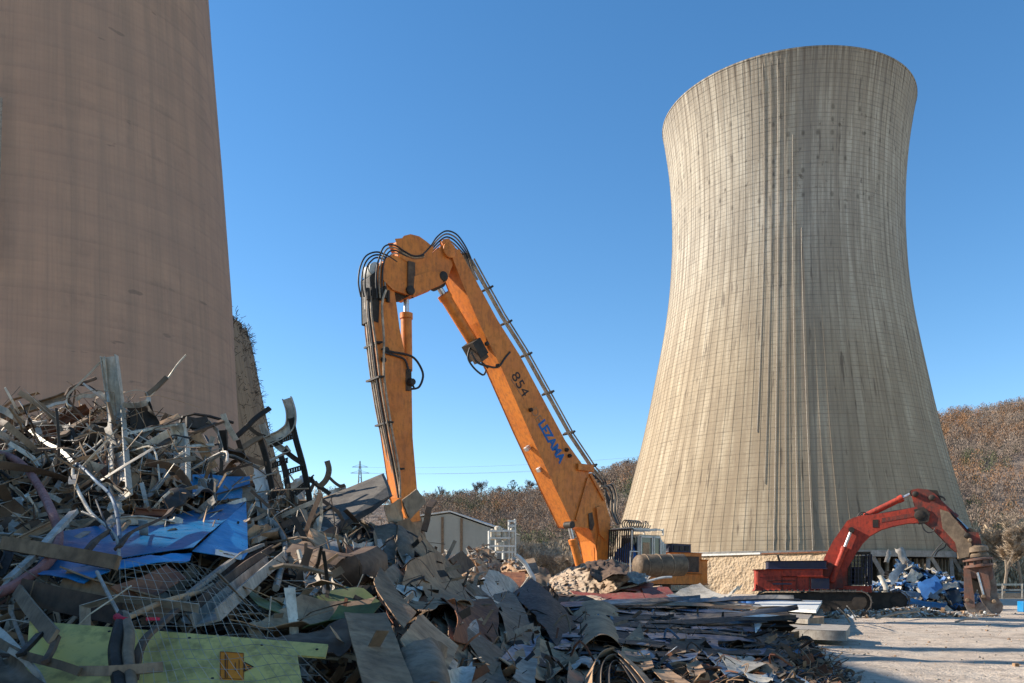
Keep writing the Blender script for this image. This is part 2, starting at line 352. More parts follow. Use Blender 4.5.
# bare trees that can be told apart
bark = paint('pale bark', (0.30, 0.235, 0.17), (0.19, 0.15, 0.11), 0.95, 0, 2, 0.3, vary=0.1)
def bare_tree(x, y, z, h, label, group, seed, tone, spread=0.5, ntw=900, stems=1, twl=0.05):
    rn = random.Random(seed)
    root = thing('bare_tree', (x, y, z), label, 'tree', group)
    tr = MB(); tw = MB(); tw.c = []; tips = []
    def grow(p, d, l, r, lev):
        pts = [p]; q = p; dd = d
        for i in range(3):
            dd = (dd + Vector((rn.gauss(0, .12), rn.gauss(0, .12), 0.05))).normalized(); q = q + dd * l / 3; pts.append(q)
        tr.tube(pts, r, 5 if lev < 2 else 3, scale=[1, .87, .73, .6])
        if lev >= 2: tips.extend(pts[1:])
        if lev < 4:
            for k in range(rn.choice((3, 4)) if lev < 3 else 2):
                a = rn.random() * 2 * PI; t = rn.uniform(0.45, 1.0); i0 = min(2, int(t * 3)); b = pts[i0] + (pts[i0 + 1] - pts[i0]) * (t * 3 - i0 if t < 1 else 1)
                side = Vector((math.cos(a), math.sin(a), 0.1))
                grow(b, (dd * 0.75 + side * spread * rn.uniform(.6, 1.3) + Vector((0, 0, 0.25))).normalized(), l * rn.uniform(.55, .78), r * 0.5, lev + 1)
    for s_ in range(stems):
        a = rn.random() * 2 * PI; k = 0 if stems == 1 else 0.35
        grow(Vector((x + k * math.cos(a), y + k * math.sin(a), z)), Vector((k * math.cos(a), k * math.sin(a), 1)).normalized(), h * (.36 if stems == 1 else .33), h * 0.018, 0)
    for _ in range(ntw):
        b = tips[rn.randrange(len(tips))]; d = Vector((rn.gauss(0, .5), rn.gauss(0, .5), rn.uniform(.2, 1.2))).normalized(); l = h * rn.uniform(.04, .10)
        s_ = d.orthogonal().normalized() * h * twl * 0.06
        m_ = b + d * l * .5 + Vector((rn.gauss(0, .1), rn.gauss(0, .1), 0))
        tw.add([b - s_, b + s_, m_ + s_, m_ - s_], [(0, 1, 2, 3)]); tw.add([m_ - s_, m_ + s_, b + d * l], [(0, 1, 2)])
        k = rn.uniform(.75, 1.2); tw.c.extend([tuple(c * k for c in tone)] * 2)
    tr.build('trunk', bark, root); tw.build('crown', crown_m, root)
    return root
tan = (0.42, 0.33, 0.235)
bt = [(1003, 590, 130, 15.0, 'tall bare pale tree on the right behind the metal jaws', 1, 1), (975, 590, 150, 10.0, 'small bare tree left of the tall pale one, beside the jaws', 2, 2),
      (1022, 590, 150, 17.0, 'bare tree at the right edge of the photo, behind the guard rail', 1, 3), (988, 590, 175, 14.5, 'bare tree standing behind and between the others beyond the guard rail', 2, 4), (1044, 590, 160, 15, 'bare tree just beyond the right edge of the yard', 1, 5)]
for px, py, d, h, lab, st, sd in bt:
    bare_tree((px - 512) / F * d, d, 0, h, lab, 'bare trees beyond the guard rail', sd, tan, 0.75, 5500, st, 0.032)
for px, d, h, lab, sd in [(524, 150, 11.5, 'bushy bare tree right of the white steel installation', 21), (541, 155, 13.0, 'tallest bushy bare tree between installation and orange boom', 22), (560, 150, 11.0, 'bushy bare tree just left of the orange boom foot', 23), (508, 170, 9.5, 'small bare tree directly behind the white steel installation', 24), (584, 160, 11, 'bare tree seen through the legs of the orange boom', 25)]:
    bare_tree((px - 512) / F * d, d, 0, h, lab, 'bushy bare trees behind the yard', sd, (0.42, 0.335, 0.25), 0.6, 3600, 3, 0.06)
# skyline trees
for i, (px, h, lab) in enumerate([(432, 9, 'bare skyline tree nearest the orange arm'), (441, 11, 'second bare skyline tree right of the orange arm'), (455, 8, 'small bare tree above the warehouse ridge'), (474, 12, 'taller bare skyline tree above the warehouse roof end'), (482, 13, 'twin topped bare skyline tree right of the warehouse'), (499, 10, 'bare skyline tree above the white steel installation'), (531, 12, 'bare skyline tree left of the orange boom'), (540, 11, 'bare skyline tree touching the orange boom'), (628, 10, 'bare skyline tree between boom and cooling tower'), (952, 9, 'bare skyline tree right of the cooling tower'), (985, 8, 'bare skyline tree on the right hilltop'), (1009, 9, 'bare skyline tree near the right edge')]):
    y = 515; bare_tree((px - 512) / F * y, y, hill_h(px, y) - 1, h * 1.25, lab, 'bare trees on the skyline', 50 + i, (0.17, 0.13, 0.11), 0.75, 700, 1, 0.06)
# evergreen skyline dots
for px, h, lab in [(513, 11, 'round dark evergreen on the skyline left of the boom'), (463, 7, 'small dark evergreen on the skyline above the warehouse')]:
    y = 505; z = hill_h(px, y); x = (px - 512) / F * y
    root = thing('evergreen_tree', (x, y, z), lab, 'tree', 'evergreens on the skyline')
    t = MB(); t.tube([(x, y, z - 1), (x, y, z + h * .7)], .3, 5); t.build('trunk', bark, root)
    mb = MB(); mb.c = []; clump_tree(x, y, z + 1, h, h * .42, (0.035, 0.045, 0.022), 420); mb.build('crown', crown_m, root)
# reddish shrub near the boom foot
for px, d, h, lab in [(566, 75, 2.7, 'reddish bare shrub left of the orange boom legs'), (573, 78, 3.3, 'taller reddish shrub beside the boom legs')]:
    x = (px - 512) / F * d; root = thing('red_shrub', (x, d, 0), lab, 'shrub', 'reddish shrubs by the boom')
    t = MB(); t.tube([(x, d, 0), (x + .1, d, h * .5)], .05, 5); t.build('stem', bark, root)
    mb = MB(); mb.c = []; clump_tree(x, d, 0, h, h * .45, (0.28, 0.07, 0.05), 300); mb.build('crown', crown_m, root)

# ------------------------------------------------------------------ cooling tower
TX, TY = 59.9, 187.0
PROF = [(0, 41.5), (7.2, 38.2), (12, 36.6), (17, 35.1), (27, 32.4), (37, 30.0), (46, 28.2), (55, 26.4), (63, 25.1), (72, 24.35), (81, 24.1), (92, 24.6), (99, 25.6), (103.4, 26.4)]
def tr_(h): return lerp_tab(PROF, h)[0]
def smooth_r(h):
    s = 0
    for k in range(-4, 5): s += tr_(max(7.2, min(103.4, h + k * 1.3)))
    return s / 9
def tower_mat(name, grey=(0.55, 0.495, 0.405), ribs=112):
    g = G(name); v = g.tc.outputs['Object']; o = g.xyz(v)
    th = g.math('ARCTAN2', o[1], o[0]); u = g.math('MULTIPLY', th, ribs / (2 * PI)); z = o[2]
    row = g.math('DIVIDE', z, 2.35)
    lay = g.math('FRACT', row); fine = g.math('FRACT', g.math('MULTIPLY', row, 3.0))
    uf = g.math('FRACT', u)
    coarse = g.ramp(lay, [(0.0, 1.0), (0.07, 1.0), (0.10, 0.0), (0.9, 0.0)])
    finel = g.ramp(fine, [(0.0, 1.0), (0.16, 1.0), (0.22, 0.0)])
    vert = g.ramp(uf, [(0.0, 1.0), (0.07, 1.0), (0.10, 0.0), (0.93, 0.0), (0.95, 1.0)])
    pv = g.vec(g.math('MULTIPLY', th, 22.0), g.math('MULTIPLY', z, 0.05), 0.0)
    streak = g.noise(pv, 1.0, 6, 0.7)
    pv2 = g.vec(g.math('MULTIPLY', th, 60.0), g.math('MULTIPLY', z, 0.035), 3.0)
    streak2 = g.noise(pv2, 1.0, 4, 0.6)
    big = g.noise(v, 0.035, 5, 0.6); med = g.noise(v, 0.5, 5, 0.7)
    cell = g.voro(g.vec(g.math('FLOOR', u), g.math('FLOOR', row), 7.3), 1.0, 'F1', 1)   # random tint per formwork panel
    cx = g.t.nodes.new('ShaderNodeSeparateColor'); g.set(cx.inputs[0], cell)
    col = g.mix(g.ramp(big, [(0.35, 0), (0.65, 1)]), grey, (grey[0] * .86, grey[1] * .84, grey[2] * .80))
    col = g.mix(g.math('MULTIPLY', cx.outputs[0], 0.16), col, (0.24, 0.22, 0.19))
    col = g.mix(g.ramp(streak, [(0.42, 0.0), (0.56, 0.7)]), col, (0.27, 0.225, 0.175))
    col = g.mix(g.ramp(streak2, [(0.52, 0.0), (0.66, 0.65)]), col, (0.18, 0.155, 0.13))
    col = g.mix(g.ramp(streak, [(0.30, 0.55), (0.44, 0.0)]), col, (0.50, 0.46, 0.40))
    col = g.mix(g.ramp(med, [(0.52, 0.0), (0.72, 0.35)]), col, (0.22, 0.19, 0.16))
    col = g.mix(g.math('MULTIPLY', coarse, g.ramp(med, [(0.38, 0.03), (0.62, 0.38)])), col, (0.17, 0.145, 0.12))
    col = g.mix(g.math('MULTIPLY', finel, g.math('MULTIPLY', g.ramp(z, [(0.0, 0.55), (1.0, 0.55)]), g.ramp(med, [(0.35, 0.4), (0.6, 1.0)]))), col, (0.18, 0.16, 0.13))
    col = g.mix(g.math('MULTIPLY', vert, g.ramp(med, [(0.40, 0.03), (0.58, 0.24)])), col, (0.20, 0.17, 0.14))
    wide = g.noise(g.vec(g.math('MULTIPLY', th, 10.0), g.math('MULTIPLY', z, 0.012), 9.0), 1.0, 4, 0.6)
    col = g.mix(g.math('MULTIPLY', g.ramp(wide, [(0.40, 0.0), (0.58, 0.65)]), g.ramp(g.math('DIVIDE', z, 110.0), [(0.1, 1.0), (0.7, 0.35)])), col, (0.31, 0.26, 0.20))
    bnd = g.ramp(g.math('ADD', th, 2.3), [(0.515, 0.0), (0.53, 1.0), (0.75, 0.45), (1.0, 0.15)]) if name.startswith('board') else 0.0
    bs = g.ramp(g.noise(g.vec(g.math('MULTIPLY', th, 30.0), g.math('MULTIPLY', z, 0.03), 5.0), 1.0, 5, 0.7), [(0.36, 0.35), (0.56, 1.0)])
    col = g.mix(g.math('MULTIPLY', g.math('MULTIPLY', bnd, bs), 0.48), col, (0.185, 0.175, 0.165))  # stain streaks, plus the tower's shaded side painted darker right of the rods
    mk = g.noise(g.vec(g.math('MULTIPLY', th, 34.0), g.math('MULTIPLY', z, 0.11), 12.0), 1.0, 3, 0.6)
    col = g.mix(g.ramp(mk, [(0.62, 0.0), (0.68, 0.7)]), col, (0.12, 0.10, 0.085))
    col = g.mix(g.ramp(g.math('DIVIDE', z, 110.0), [(0.0, 0.9), (0.40, 0.7), (0.66, 0.0)]), col, (0.98, 0.865, 0.70), 'MULTIPLY')
    # dark blotches at formwork joints, in a belt under the lip
    uu = g.math('SUBTRACT', g.math('FRACT', g.math('MULTIPLY', u, 0.5)), 0.5); vv = g.math('SUBTRACT', lay, 0.5)
    idx = g.vec(g.math('FLOOR', g.math('MULTIPLY', u, 0.5)), g.math('FLOOR', row), 1.7)
    wn = g.t.nodes.new('ShaderNodeTexWhiteNoise'); g.set(wn.inputs['Vector'], idx)
    dist = g.math('SQRT', g.math('ADD', g.math('POWER', g.math('MULTIPLY', uu, 2.6), 2.0), g.math('POWER', g.math('MULTIPLY', vv, 1.5), 2.0)))
    dist = g.math('ADD', dist, g.math('MULTIPLY', g.math('SUBTRACT', med, 0.5), 0.9))
    spn = g.noise(g.vec(g.math('MULTIPLY', th, 15.0), g.math('MULTIPLY', z, 0.42), 2.0), 1.0, 3, 0.65)
    spot = g.math('MAXIMUM', g.math('MULTIPLY', g.ramp(dist, [(0.15, 1.0), (0.40, 0.0)]), g.math('GREATER_THAN', wn.outputs[0], 0.78)), g.ramp(spn, [(0.62, 0.0), (0.69, 1.0)]))
    belt = g.ramp(g.math('DIVIDE', z, 110.0), [(0.60, 0.0), (0.70, 1.0), (0.84, 1.0), (0.88, 0.0)])
    on = g.ramp(med, [(0.3, 0.5), (0.6, 1.0)])
    col = g.mix(g.math('MULTIPLY', g.math('MULTIPLY', spot, on), g.math('MULTIPLY', belt, 0.75)), col, (0.09, 0.075, 0.06))
    # drip stains under the rim
    rim = g.ramp(g.math('DIVIDE', z, 110.0), [(0.86, 0.0), (0.955, 1.0)])
    drip = g.noise(g.vec(g.math('MULTIPLY', th, 40.0), g.math('MULTIPLY', z, 0.02), 8.0), 1.0, 5, 0.75)
    col = g.mix(g.math('MULTIPLY', rim, g.ramp(drip, [(0.44, 0.0), (0.56, 0.85)])), col, (0.13, 0.10, 0.075))
    g.bump(g.math('ADD', g.math('MULTIPLY', coarse, -1.0), g.math('MULTIPLY', finel, -0.4)), 0.4, 0.06)
    return g.fin(col, 0.95, 0, 0.2)
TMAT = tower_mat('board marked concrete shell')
def shell(name, cx, cy, mat, parent, nrib=112, nh=64, a0=0, a1=2 * PI, top=None, h0=7.2, rib=0.045, inner=True):
    mb = MB(); hs = [h0 + (103.4 - h0) * i / nh for i in range(nh + 1)]
    full = abs(a1 - a0 - 2 * PI) < 1e-6
    n = int(nrib * (a1 - a0) / (2 * PI)); prof = []
    for k in range(n):
        for f, e in ((0.0, rib), (0.07, rib), (0.08, 0.0), (0.99, 0.0)):
            prof.append((a0 + (k + f) * (a1 - a0) / n, e))
    m = len(prof)
    for h in hs:
        r = smooth_r(h) if h < 100 else tr_(h)
        for a, e in prof:
            mb.v.append(Vector((cx + (r + e) * math.cos(a), cy + (r + e) * math.sin(a), h)))
    for i in range(nh):
        for j in range(m if full else m - 1):
            a_ = prof[j][0]
            if top and hs[i + 1] > top(a_): continue
            j2 = (j + 1) % m
            mb.f.append((i * m + j, i * m + j2, (i + 1) * m + j2, (i + 1) * m + j)); mb.mi.append(0)
    # inner skin
    b = len(mb.v); mi_ = nrib
    cols = [a0 + (a1 - a0) * j / mi_ for j in range(mi_ + (0 if full else 1))]; mm = len(cols)
    for h in hs:
        r = (smooth_r(h) if h < 100 else tr_(h)) - 0.35
        for a in cols: mb.v.append(Vector((cx + r * math.cos(a), cy + r * math.sin(a), h)))
    for i in range(nh):
        for j in range(mm if full else mm - 1):
            if top and hs[i + 1] > top(cols[j]): continue
            j2 = (j + 1) % mm
            mb.f.append((b + i * mm + j, b + (i + 1) * mm + j, b + (i + 1) * mm + j2, b + i * mm + j2)); mb.mi.append(0)
    return mb.build(name, mat, parent)
tower = thing('cooling_tower', (TX, TY, 0), 'huge flared concrete cooling tower behind the red excavator', 'cooling tower')
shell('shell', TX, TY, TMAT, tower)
mb = MB(); mb2 = MB()
for (r0, r1, h0, h1) in ((26.02, 26.46, 103.2, 103.5),):
    n = 112
    for j in range(n):
        a = 2 * PI * j / n; c, s_ = math.cos(a), math.sin(a)
        mb.v += [Vector((TX + r * c, TY + r * s_, h)) for r, h in ((r0, h0), (r1, h0), (r1, h1), (r0, h1))]
    for j in range(n):
        k = (j + 1) % n
        for q in range(4): mb.f.append((j * 4 + q, k * 4 + q, k * 4 + (q + 1) % 4, j * 4 + (q + 1) % 4)); mb.mi.append(0)
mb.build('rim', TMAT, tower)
conc = paint('grey column concrete', (0.34, 0.31, 0.27), (0.25, 0.225, 0.19), 0.9, 0, 0.5, 0.35, vary=0.05)
mb = MB(); n = 112; rg = [(37.6, 6.5), (38.9, 6.5), (38.7, 7.6), (37.6, 7.6)]
for j in range(n):
    a = 2 * PI * j / n; mb.v += [Vector((TX + r * math.cos(a), TY + r * math.sin(a), h)) for r, h in rg]
for j in range(n):
    k = (j + 1) % n
    for q in range(4): mb.f.append((j * 4 + q, k * 4 + q, k * 4 + (q + 1) % 4, j * 4 + (q + 1) % 4)); mb.mi.append(0)
mb.build('ring_beam', conc, tower)
for j in range(40):          # slanting supports, facing the yard ones only
    a = 2 * PI * j / 40
    if not (R(170) < a < R(345)): continue
    for sgn in (-1, 1):
        a2 = a + sgn * 2 * PI / 80 * 0.92
        p0 = Vector((TX + 40.6 * math.cos(a), TY + 40.6 * math.sin(a), -0.2)); p1 = Vector((TX + 38.2 * math.cos(a2), TY + 38.2 * math.sin(a2), 6.6))
        m_ = MB(); m_.beam(p0, p1, 0.62, 0.62); m_.build('support_column', conc, tower)
mb = MB()
for j in range(60):          # inner fill packing hanging in the dark
    a = PI + PI * j / 60
    mb.box((TX + 33 * math.cos(a), TY + 33 * math.sin(a), 3.2), (0.5, 0.5, 6.4), (Vector((-math.sin(a), math.cos(a), 0)), Vector((math.cos(a), math.sin(a), 0)), Vector((0, 0, 1))))
mb.build('inner_post', conc, tower)
mb = MB(); mb.lathe((TX, TY, 6.3), [(31, 0), (31, 0.6), (0.5, 0.6)], n=48); mb.lathe((TX, TY, -0.2), [(26, 0), (26, 6.4)], n=48); mb.build('fill_deck', 'dark', tower)
# rusty rods / pipe on the shell
mb = MB()
def on_shell(az_deg, h, e=0.25):
    a = R(az_deg); r = smooth_r(max(7.3, min(103.5, h))) + e
    if h > 103.5: r = tr_(h) + e
    return Vector((TX + r * math.cos(a), TY + r * math.sin(a), h))
for az, h0_, h1_, e in ((252.6, 7, 103, .12), (255.8, 7, 88, .12), (249.5, 7, 103, .12), (246.6, 20, 103, .1), (259.5, 7, 70, .12), (243.5, 30, 103, .1)):
    m_ = MB(); m_.tube([on_shell(az, h0_ + (h1_ - h0_) * i / 30, e) for i in range(31)], 0.07, 4)
    m_.build('lightning_rod', 'concrete_bit', tower)

# rough wall in front of the tower foot
L_, R_ = P(664, 590, 156), P(853, 590, 130); L_.z = R_.z = 0
dv = (R_ - L_); nn = Vector((dv.y, -dv.x, 0)).normalized()
if nn.y > 0: nn = -nn
mb = MB(); nu, nv = 150, 24; H = 6.6
for j in range(nv + 1):
    for i in range(nu + 1):
        p = L_ + dv * (i / nu) + Vector((0, 0, H * j / nv))
        q = 0.22 * noise.noise(p * 0.7) + 0.12 * noise.noise(p * 2.1 + Vector((3, 1, 2))) + 1.6 * (1 - j / nv) * 0.6
        mb.v.append(p + nn * q)
for j in range(nv):
    for i in range(nu): a_ = j * (nu + 1) + i; mb.f.append((a_, a_ + 1, a_ + nu + 2, a_ + nu + 1)); mb.mi.append(0)
b_ = len(mb.v); back = -nn * 3.0
mb.add([L_, R_, R_ + back, L_ + back, L_ + Vector((0, 0, H)), R_ + Vector((0, 0, H)), R_ + back + Vector((0, 0, H)), L_ + back + Vector((0, 0, H))], [(4, 5, 6, 7), (1, 2, 6, 5), (0, 4, 7, 3)])
g = G('sprayed stony earth'); v = g.tc.outputs['Object']
n1 = g.noise(v, 0.7, 6, 0.7); n2 = g.voro(v, 2.2); n3 = g.noise(v, 4.0, 5, 0.7)
col = g.mix(g.ramp(n1, [(0.35, 0), (0.65, 1)]), (0.50, 0.38, 0.25), (0.40, 0.29, 0.18)); col = g.mix(g.ramp(n3, [(0.5, 0), (0.7, 0.6)]), col, (0.24, 0.16, 0.10))
g.bump(g.math('ADD', n3, n2), 0.9, 0.25)
wallr = thing('rough_wall', L_, 'rough sandy retaining wall under the cooling tower, left of the red excavator', 'wall')
mb.build('face', g.fin(col, 1.0), wallr)
m_ = MB(); m_.beam(L_ + Vector((0, 0, H + .15)) + dv * .0 + nn * .1, L_ + dv * .56 + Vector((0, 0, H + .15)) + nn * .1, 0.5, 0.3); m_.build('coping', 'white', wallr)
m_ = MB(); m_.beam(L_ + dv * .565 + Vector((0, 0, H + .1)) + nn * .1, R_ + Vector((0, 0, H + .1)) + nn * .1, 0.5, 0.2); m_.build('coping', 'rust', wallr)

# ------------------------------------------------------------------ broken remnant of a second cooling tower behind the chimney
RX, RY = P(130, 585, 190).x, 190.0
ruin = thing('ruined_tower', (RX, RY, 0), 'broken remnant of a second tower shell behind the brown chimney', 'ruin')
def ruin_top(a):
    # height of the torn edge by angle
    d = (a - R(300)) / R(60)
    return 63 - 4 * max(0, d) + 3.5 * noise.noise(Vector((a * 40, 0, 0)))
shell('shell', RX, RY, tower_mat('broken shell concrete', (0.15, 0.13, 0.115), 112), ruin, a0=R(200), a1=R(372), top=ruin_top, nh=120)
rb = MB(); rn = random.Random(3)
for i in range(420):
    a = R(rn.uniform(340, 372)); h = ruin_top(a) - (rn.uniform(0, 2) if i % 4 == 0 else rn.uniform(0, 34)); r = smooth_r(max(8, h))
    p = Vector((RX + r * math.cos(a), RY + r * math.sin(a), h)); d = Vector((math.cos(a) * rn.uniform(-.2, 1.2), math.sin(a) * .4, rn.uniform(-.8, 1.2))).normalized() * rn.uniform(.5, 1.6)
    rb.tube([p, p + d * .5 + Vector((rn.gauss(0, .2), 0, rn.gauss(0, .2))), p + d], .05, 3)
rb.build('rebar', 'dark', ruin)

# ------------------------------------------------------------------ brown chimney
CX, CY = P(62, 585, 95).x, 95.0
K = 95 / F
def ch_r(h):
    # silhouette px at height
    tab = [(0, 188), (20, 176), (35, 169), (50, 159), (66, 147), (90, 133), (130, 118), (190, 104)]
    return lerp_tab(tab, h)[0] * K * 0.955
g = G('brown slipformed concrete'); v = g.tc.outputs['Object']; o = g.xyz(v)
th = g.math('ARCTAN2', o[1], o[0]); z = o[2]
fl = g.ramp(g.math('FRACT', g.math('MULTIPLY', th, 46.0)), [(0, 1), (.12, 1), (.2, 0)]); hl = g.ramp(g.math('FRACT', g.math('DIVIDE', z, 2.6)), [(0, 1), (.08, 1), (.2, 0)])
fl2 = g.ramp(g.math('FRACT', g.math('DIVIDE', z, 0.65)), [(0, 1), (.2, 1), (.4, 0)])
st = g.noise(g.vec(g.math('MULTIPLY', th, 14.0), g.math('MULTIPLY', z, 0.03), 0.0), 1.0, 6, 0.65); bd = g.noise(g.vec(g.math('MULTIPLY', th, 2.0), g.math('MULTIPLY', z, 0.35), 4.0), 1.0, 5, 0.65); md = g.noise(v, 0.35, 6, 0.7)
col = g.mix(g.ramp(bd, [(.35, 0), (.65, 1)]), (0.41, 0.262, 0.182), (0.34, 0.22, 0.158))
col = g.mix(g.ramp(st, [(.44, 0), (.6, .5)]), col, (0.25, 0.18, 0.135)); col = g.mix(g.math('MULTIPLY', fl, .05), col, (.16, .115, .09)); col = g.mix(g.math('MULTIPLY', hl, g.ramp(md, [(.4, .04), (.6, .2)])), col, (.17, .12, .095)); col = g.mix(g.math('MULTIPLY', fl2, .07), col, (.19, .14, .11))
col = g.mix(g.ramp(md, [(.56, 0), (.70, .3)]), col, (.18, .13, .105))
bg2 = g.noise(v, 0.06, 5, 0.65); col = g.mix(g.ramp(bg2, [(.42, 0), (.6, .3)]), col, (.30, .21, .165)); ps = g.noise(g.map(v, (1, 1, 3.5)), 0.28, 3, 0.5); col = g.mix(g.ramp(ps, [(.71, 0), (.75, .5)]), col, (.13, .10, .085))
g.bump(g.math('ADD', g.math('ADD', hl, fl), md), 0.3, 0.05)
chm = g.fin(col, .95, 0, .2)
chim = thing('chimney', (CX, CY, 0), 'massive brown concrete chimney filling the left of the photo', 'chimney')
MB().lathe((CX, CY, 0), [(ch_r(h), h) for h in range(0, 191, 5)], n=160).build('shaft', chm, chim, smooth=30)
mb = MB(); a = R(-128 + 0)
mb.lathe((CX, CY, 150), [(ch_r(150) + .1, 0), (ch_r(150) + 2, .1), (ch_r(150) + 2, .5), (ch_r(150) + .1, .6)], n=64); mb.build('gallery', conc, chim)
mb = MB()
for hh in range(31, 47, 1):
    pass
pa = P(4, 150, 80); a = math.atan2(P(3, 190, 78).y - CY, P(3, 190, 78).x - CX)
mb.tube([Vector((CX + (ch_r(h) + .5) * math.cos(a), CY + (ch_r(h) + .5) * math.sin(a), h)) for h in (30, 34, 38, 42, 46)], .10, 6); mb.build('sliver_pipe', 'concrete_bit', chim)  # pipe added to give the bright sunlit sliver on the chimney

# ------------------------------------------------------------------ unseen hall added left of the camera, stepped to shade the scrap heap
PH = thing('shade_hall', (-43, 0, 0), 'unseen grey hall added left of the scrap heap to shade it', 'building')
wallm = paint('corrugated grey cladding', (0.36, 0.37, 0.36), (0.30, 0.30, 0.29), 0.7, 0, .4, .25, vary=0)
X0, X1, Y0_, Y1_, HH = -62.0, -27.0, -30.0, 31.0, 16.0
for ya, yb, hh in ((Y0_, 11.0, 16.2), (11.0, 13.2, 15.0), (13.2, 16.4, 14.4), (16.4, 18.0, 16.6), (18.0, Y1_, 18.5)):
    mb = MB(); mb.box(((X0 + X1) / 2, (ya + yb) / 2, hh / 2), (X1 - X0, yb - ya, hh))
    for i in range(int((yb - ya) * 2)): mb.box((X1 + .04, ya + .25 + i * .5, hh / 2), (.08, .2, hh - .02))
    mb.build('wall', wallm, PH)
    mb = MB(); mb.box(((X0 + X1) / 2, (ya + yb) / 2, hh + .1), (X1 - X0 + .4, yb - ya - .02, .2)); mb.build('roof', 'steel', PH)
for i in range(5):
    y = -24 + i * 10.5; m_ = MB(); m_.box((X1 + .1, y, 10), (.1, 7, 2.2)); wd = m_.build('window', 'glass', PH)
    f_ = MB(); f_.box((X1 + .13, y, 11.2), (.12, 7.3, .15)); f_.box((X1 + .13, y, 8.8), (.12, 7.3, .15)); f_.build('frame', 'steel', wd)
m_ = MB(); m_.box((X1 + .1, 8, 2.5), (.12, 5, 5)); m_.build('door', 'rust', PH)
for yy, hh, rr in ((27.2, 33, .45), (23.6, 31, .5), (26.2, 0, 0)):
    if hh: m_ = MB(); m_.lathe((X1 - 3, yy, 18.7), [(rr, 0), (rr, hh - 18.7)], n=16); m_.build('stripe_stack', 'galv', PH)  # stacks added to throw long shadow stripes across the yard

# ------------------------------------------------------------------ warehouse, white installation, pylon, guard rail, rubble
D = 150
wh = thing('warehouse', P(450, 595, D), 'pale grey green gabled warehouse in the distance below the hill', 'building')
pts = [P(396, 595, D), P(488, 595, D), P(488, 527, D), P(450, 513.5, D), P(396, 521, D)]
for q in pts[:2]: q.z = 0
clad = paint('pale grey green cladding', (0.33, 0.33, 0.29), (0.30, 0.30, 0.265), .8, 0, .1, .1, vary=0)
mb = MB(); mb.prism(pts, (6, 30, 0)); mb.build('wall', clad, wh)
mb = MB()
for a_, b_ in ((pts[2], pts[3]), (pts[3], pts[4])):
    o_ = Vector((0, -.35, .25)); mb.prism([a_ + o_, b_ + o_, b_ + o_ + Vector((0, 0, .25)), a_ + o_ + Vector((0, 0, .25))], (6, 31, 0))
mb.build('roof', 'white', wh)
for px in (415, 442.5, 461.5):
    m_ = MB(); t_ = 513.5 + abs(px - 450) * .3 + 1.2; a_ = P(px, 595, D - .1); a_.z = 0; m_.beam(a_, P(px, t_, D - .1), .45, .12, Vector((0, 1, 0))); m_.build('wall_band', 'wood', wh)
D = 125
inst = thing('steel_installation', P(502, 590, D), 'white steel pipework frame beside the warehouse end', 'installation')
for px, y0 in ((489, 531), (496, 527), (503, 529), (509, 520), (515, 519), (512, 524)):
    m_ = MB(); a_ = P(px, 590, D + (px % 3)); a_.z = 0; m_.beam(a_, P(px, y0, D + (px % 3)), .26, .26); m_.build('post', 'white', inst)
for y_, a_, b_ in ((531, 489, 516), (538, 489, 511), (546, 489, 516), (552, 489, 516), (521, 508, 516), (526, 508, 516)):
    m_ = MB(); m_.beam(P(a_, y_, D), P(b_, y_, D), .2, .25); m_.build('crossbeam', 'white', inst)
for px, y0, y1, r_ in ((493, 529, 540, .45), (498, 526, 537, .55), (504, 529, 541, .4), (500, 541, 551, .5), (512, 528, 545, .3)):
    m_ = MB(); a_ = P(px, y1, D + .5); b_ = P(px, y0, D + .5); m_.lathe(a_, [(r_ * .6, 0), (r_, .2), (r_, (b_ - a_).z - .2), (r_ * .6, (b_ - a_).z)], n=12); m_.build('vessel', 'galv_light', inst, smooth=40)
# pylon
d = 500; bx = P(360, 585, d); bz = hill_h(360, d) - 1; top = P(360, 461, d).z
py_ = thing('power_pylon', (bx.x, d, bz), 'distant lattice power pylon left of the orange arm', 'pylon')
mb = MB(); hh = top - bz
lv = [0, .25, .45, .62, .76, .88, 1.0]; wd = [3.4, 2.7, 2.1, 1.5, 1.2, .9, .25]
cs = [(-1, -1), (1, -1), (1, 1), (-1, 1)]
for i in range(6):
    for k in range(4):
        c0, c1 = cs[k], cs[(k + 1) % 4]
        A = lambda c, q: Vector((bx.x + c[0] * wd[q] * .5, d + c[1] * wd[q] * .5, bz + hh * lv[q]))
        mb.beam(A(c0, i), A(c0, i + 1), .22, .22); mb.beam(A(c0, i), A(c1, i + 1), .12, .12); mb.beam(A(c0, i + 1), A(c1, i + 1), .12, .12)
mb.build('mast', 'steel', py_)
for q, ln in ((.72, 5.5), (.86, 4.6)):
    m_ = MB(); z_ = bz + hh * q; m_.beam((bx.x - ln, d, z_), (bx.x + ln, d, z_), .25, .3); m_.beam((bx.x - ln, d, z_), (bx.x, d, z_ + 1.6), .12, .12); m_.beam((bx.x + ln, d, z_), (bx.x, d, z_ + 1.6), .12, .12); m_.build('crossarm', 'steel', py_)
# wires from the pylon
for k, (dy, q) in enumerate(((0, .72), (1, .72), (0, .86))):
    sgn = -1 if dy == 0 else 1; z_ = bz + hh * q
    a_ = Vector((bx.x + sgn * 4.6, d, z_)); b_ = Vector((a_.x + 320, d - 120, z_ + 12)); pts = []
    for i in range(21):
        t = i / 20; p = a_.lerp(b_, t); p.z -= 4 * 9 * t * (1 - t); pts.append(p)
    m_ = MB(); m_.tube(pts, .045, 3); tag(m_.build('power_line', 'steel'), ['lowest thin power line running right from the pylon', 'middle thin power line running right from the pylon', 'uppermost thin power line running right from the pylon'][k], 'power line', 'power lines from the pylon')
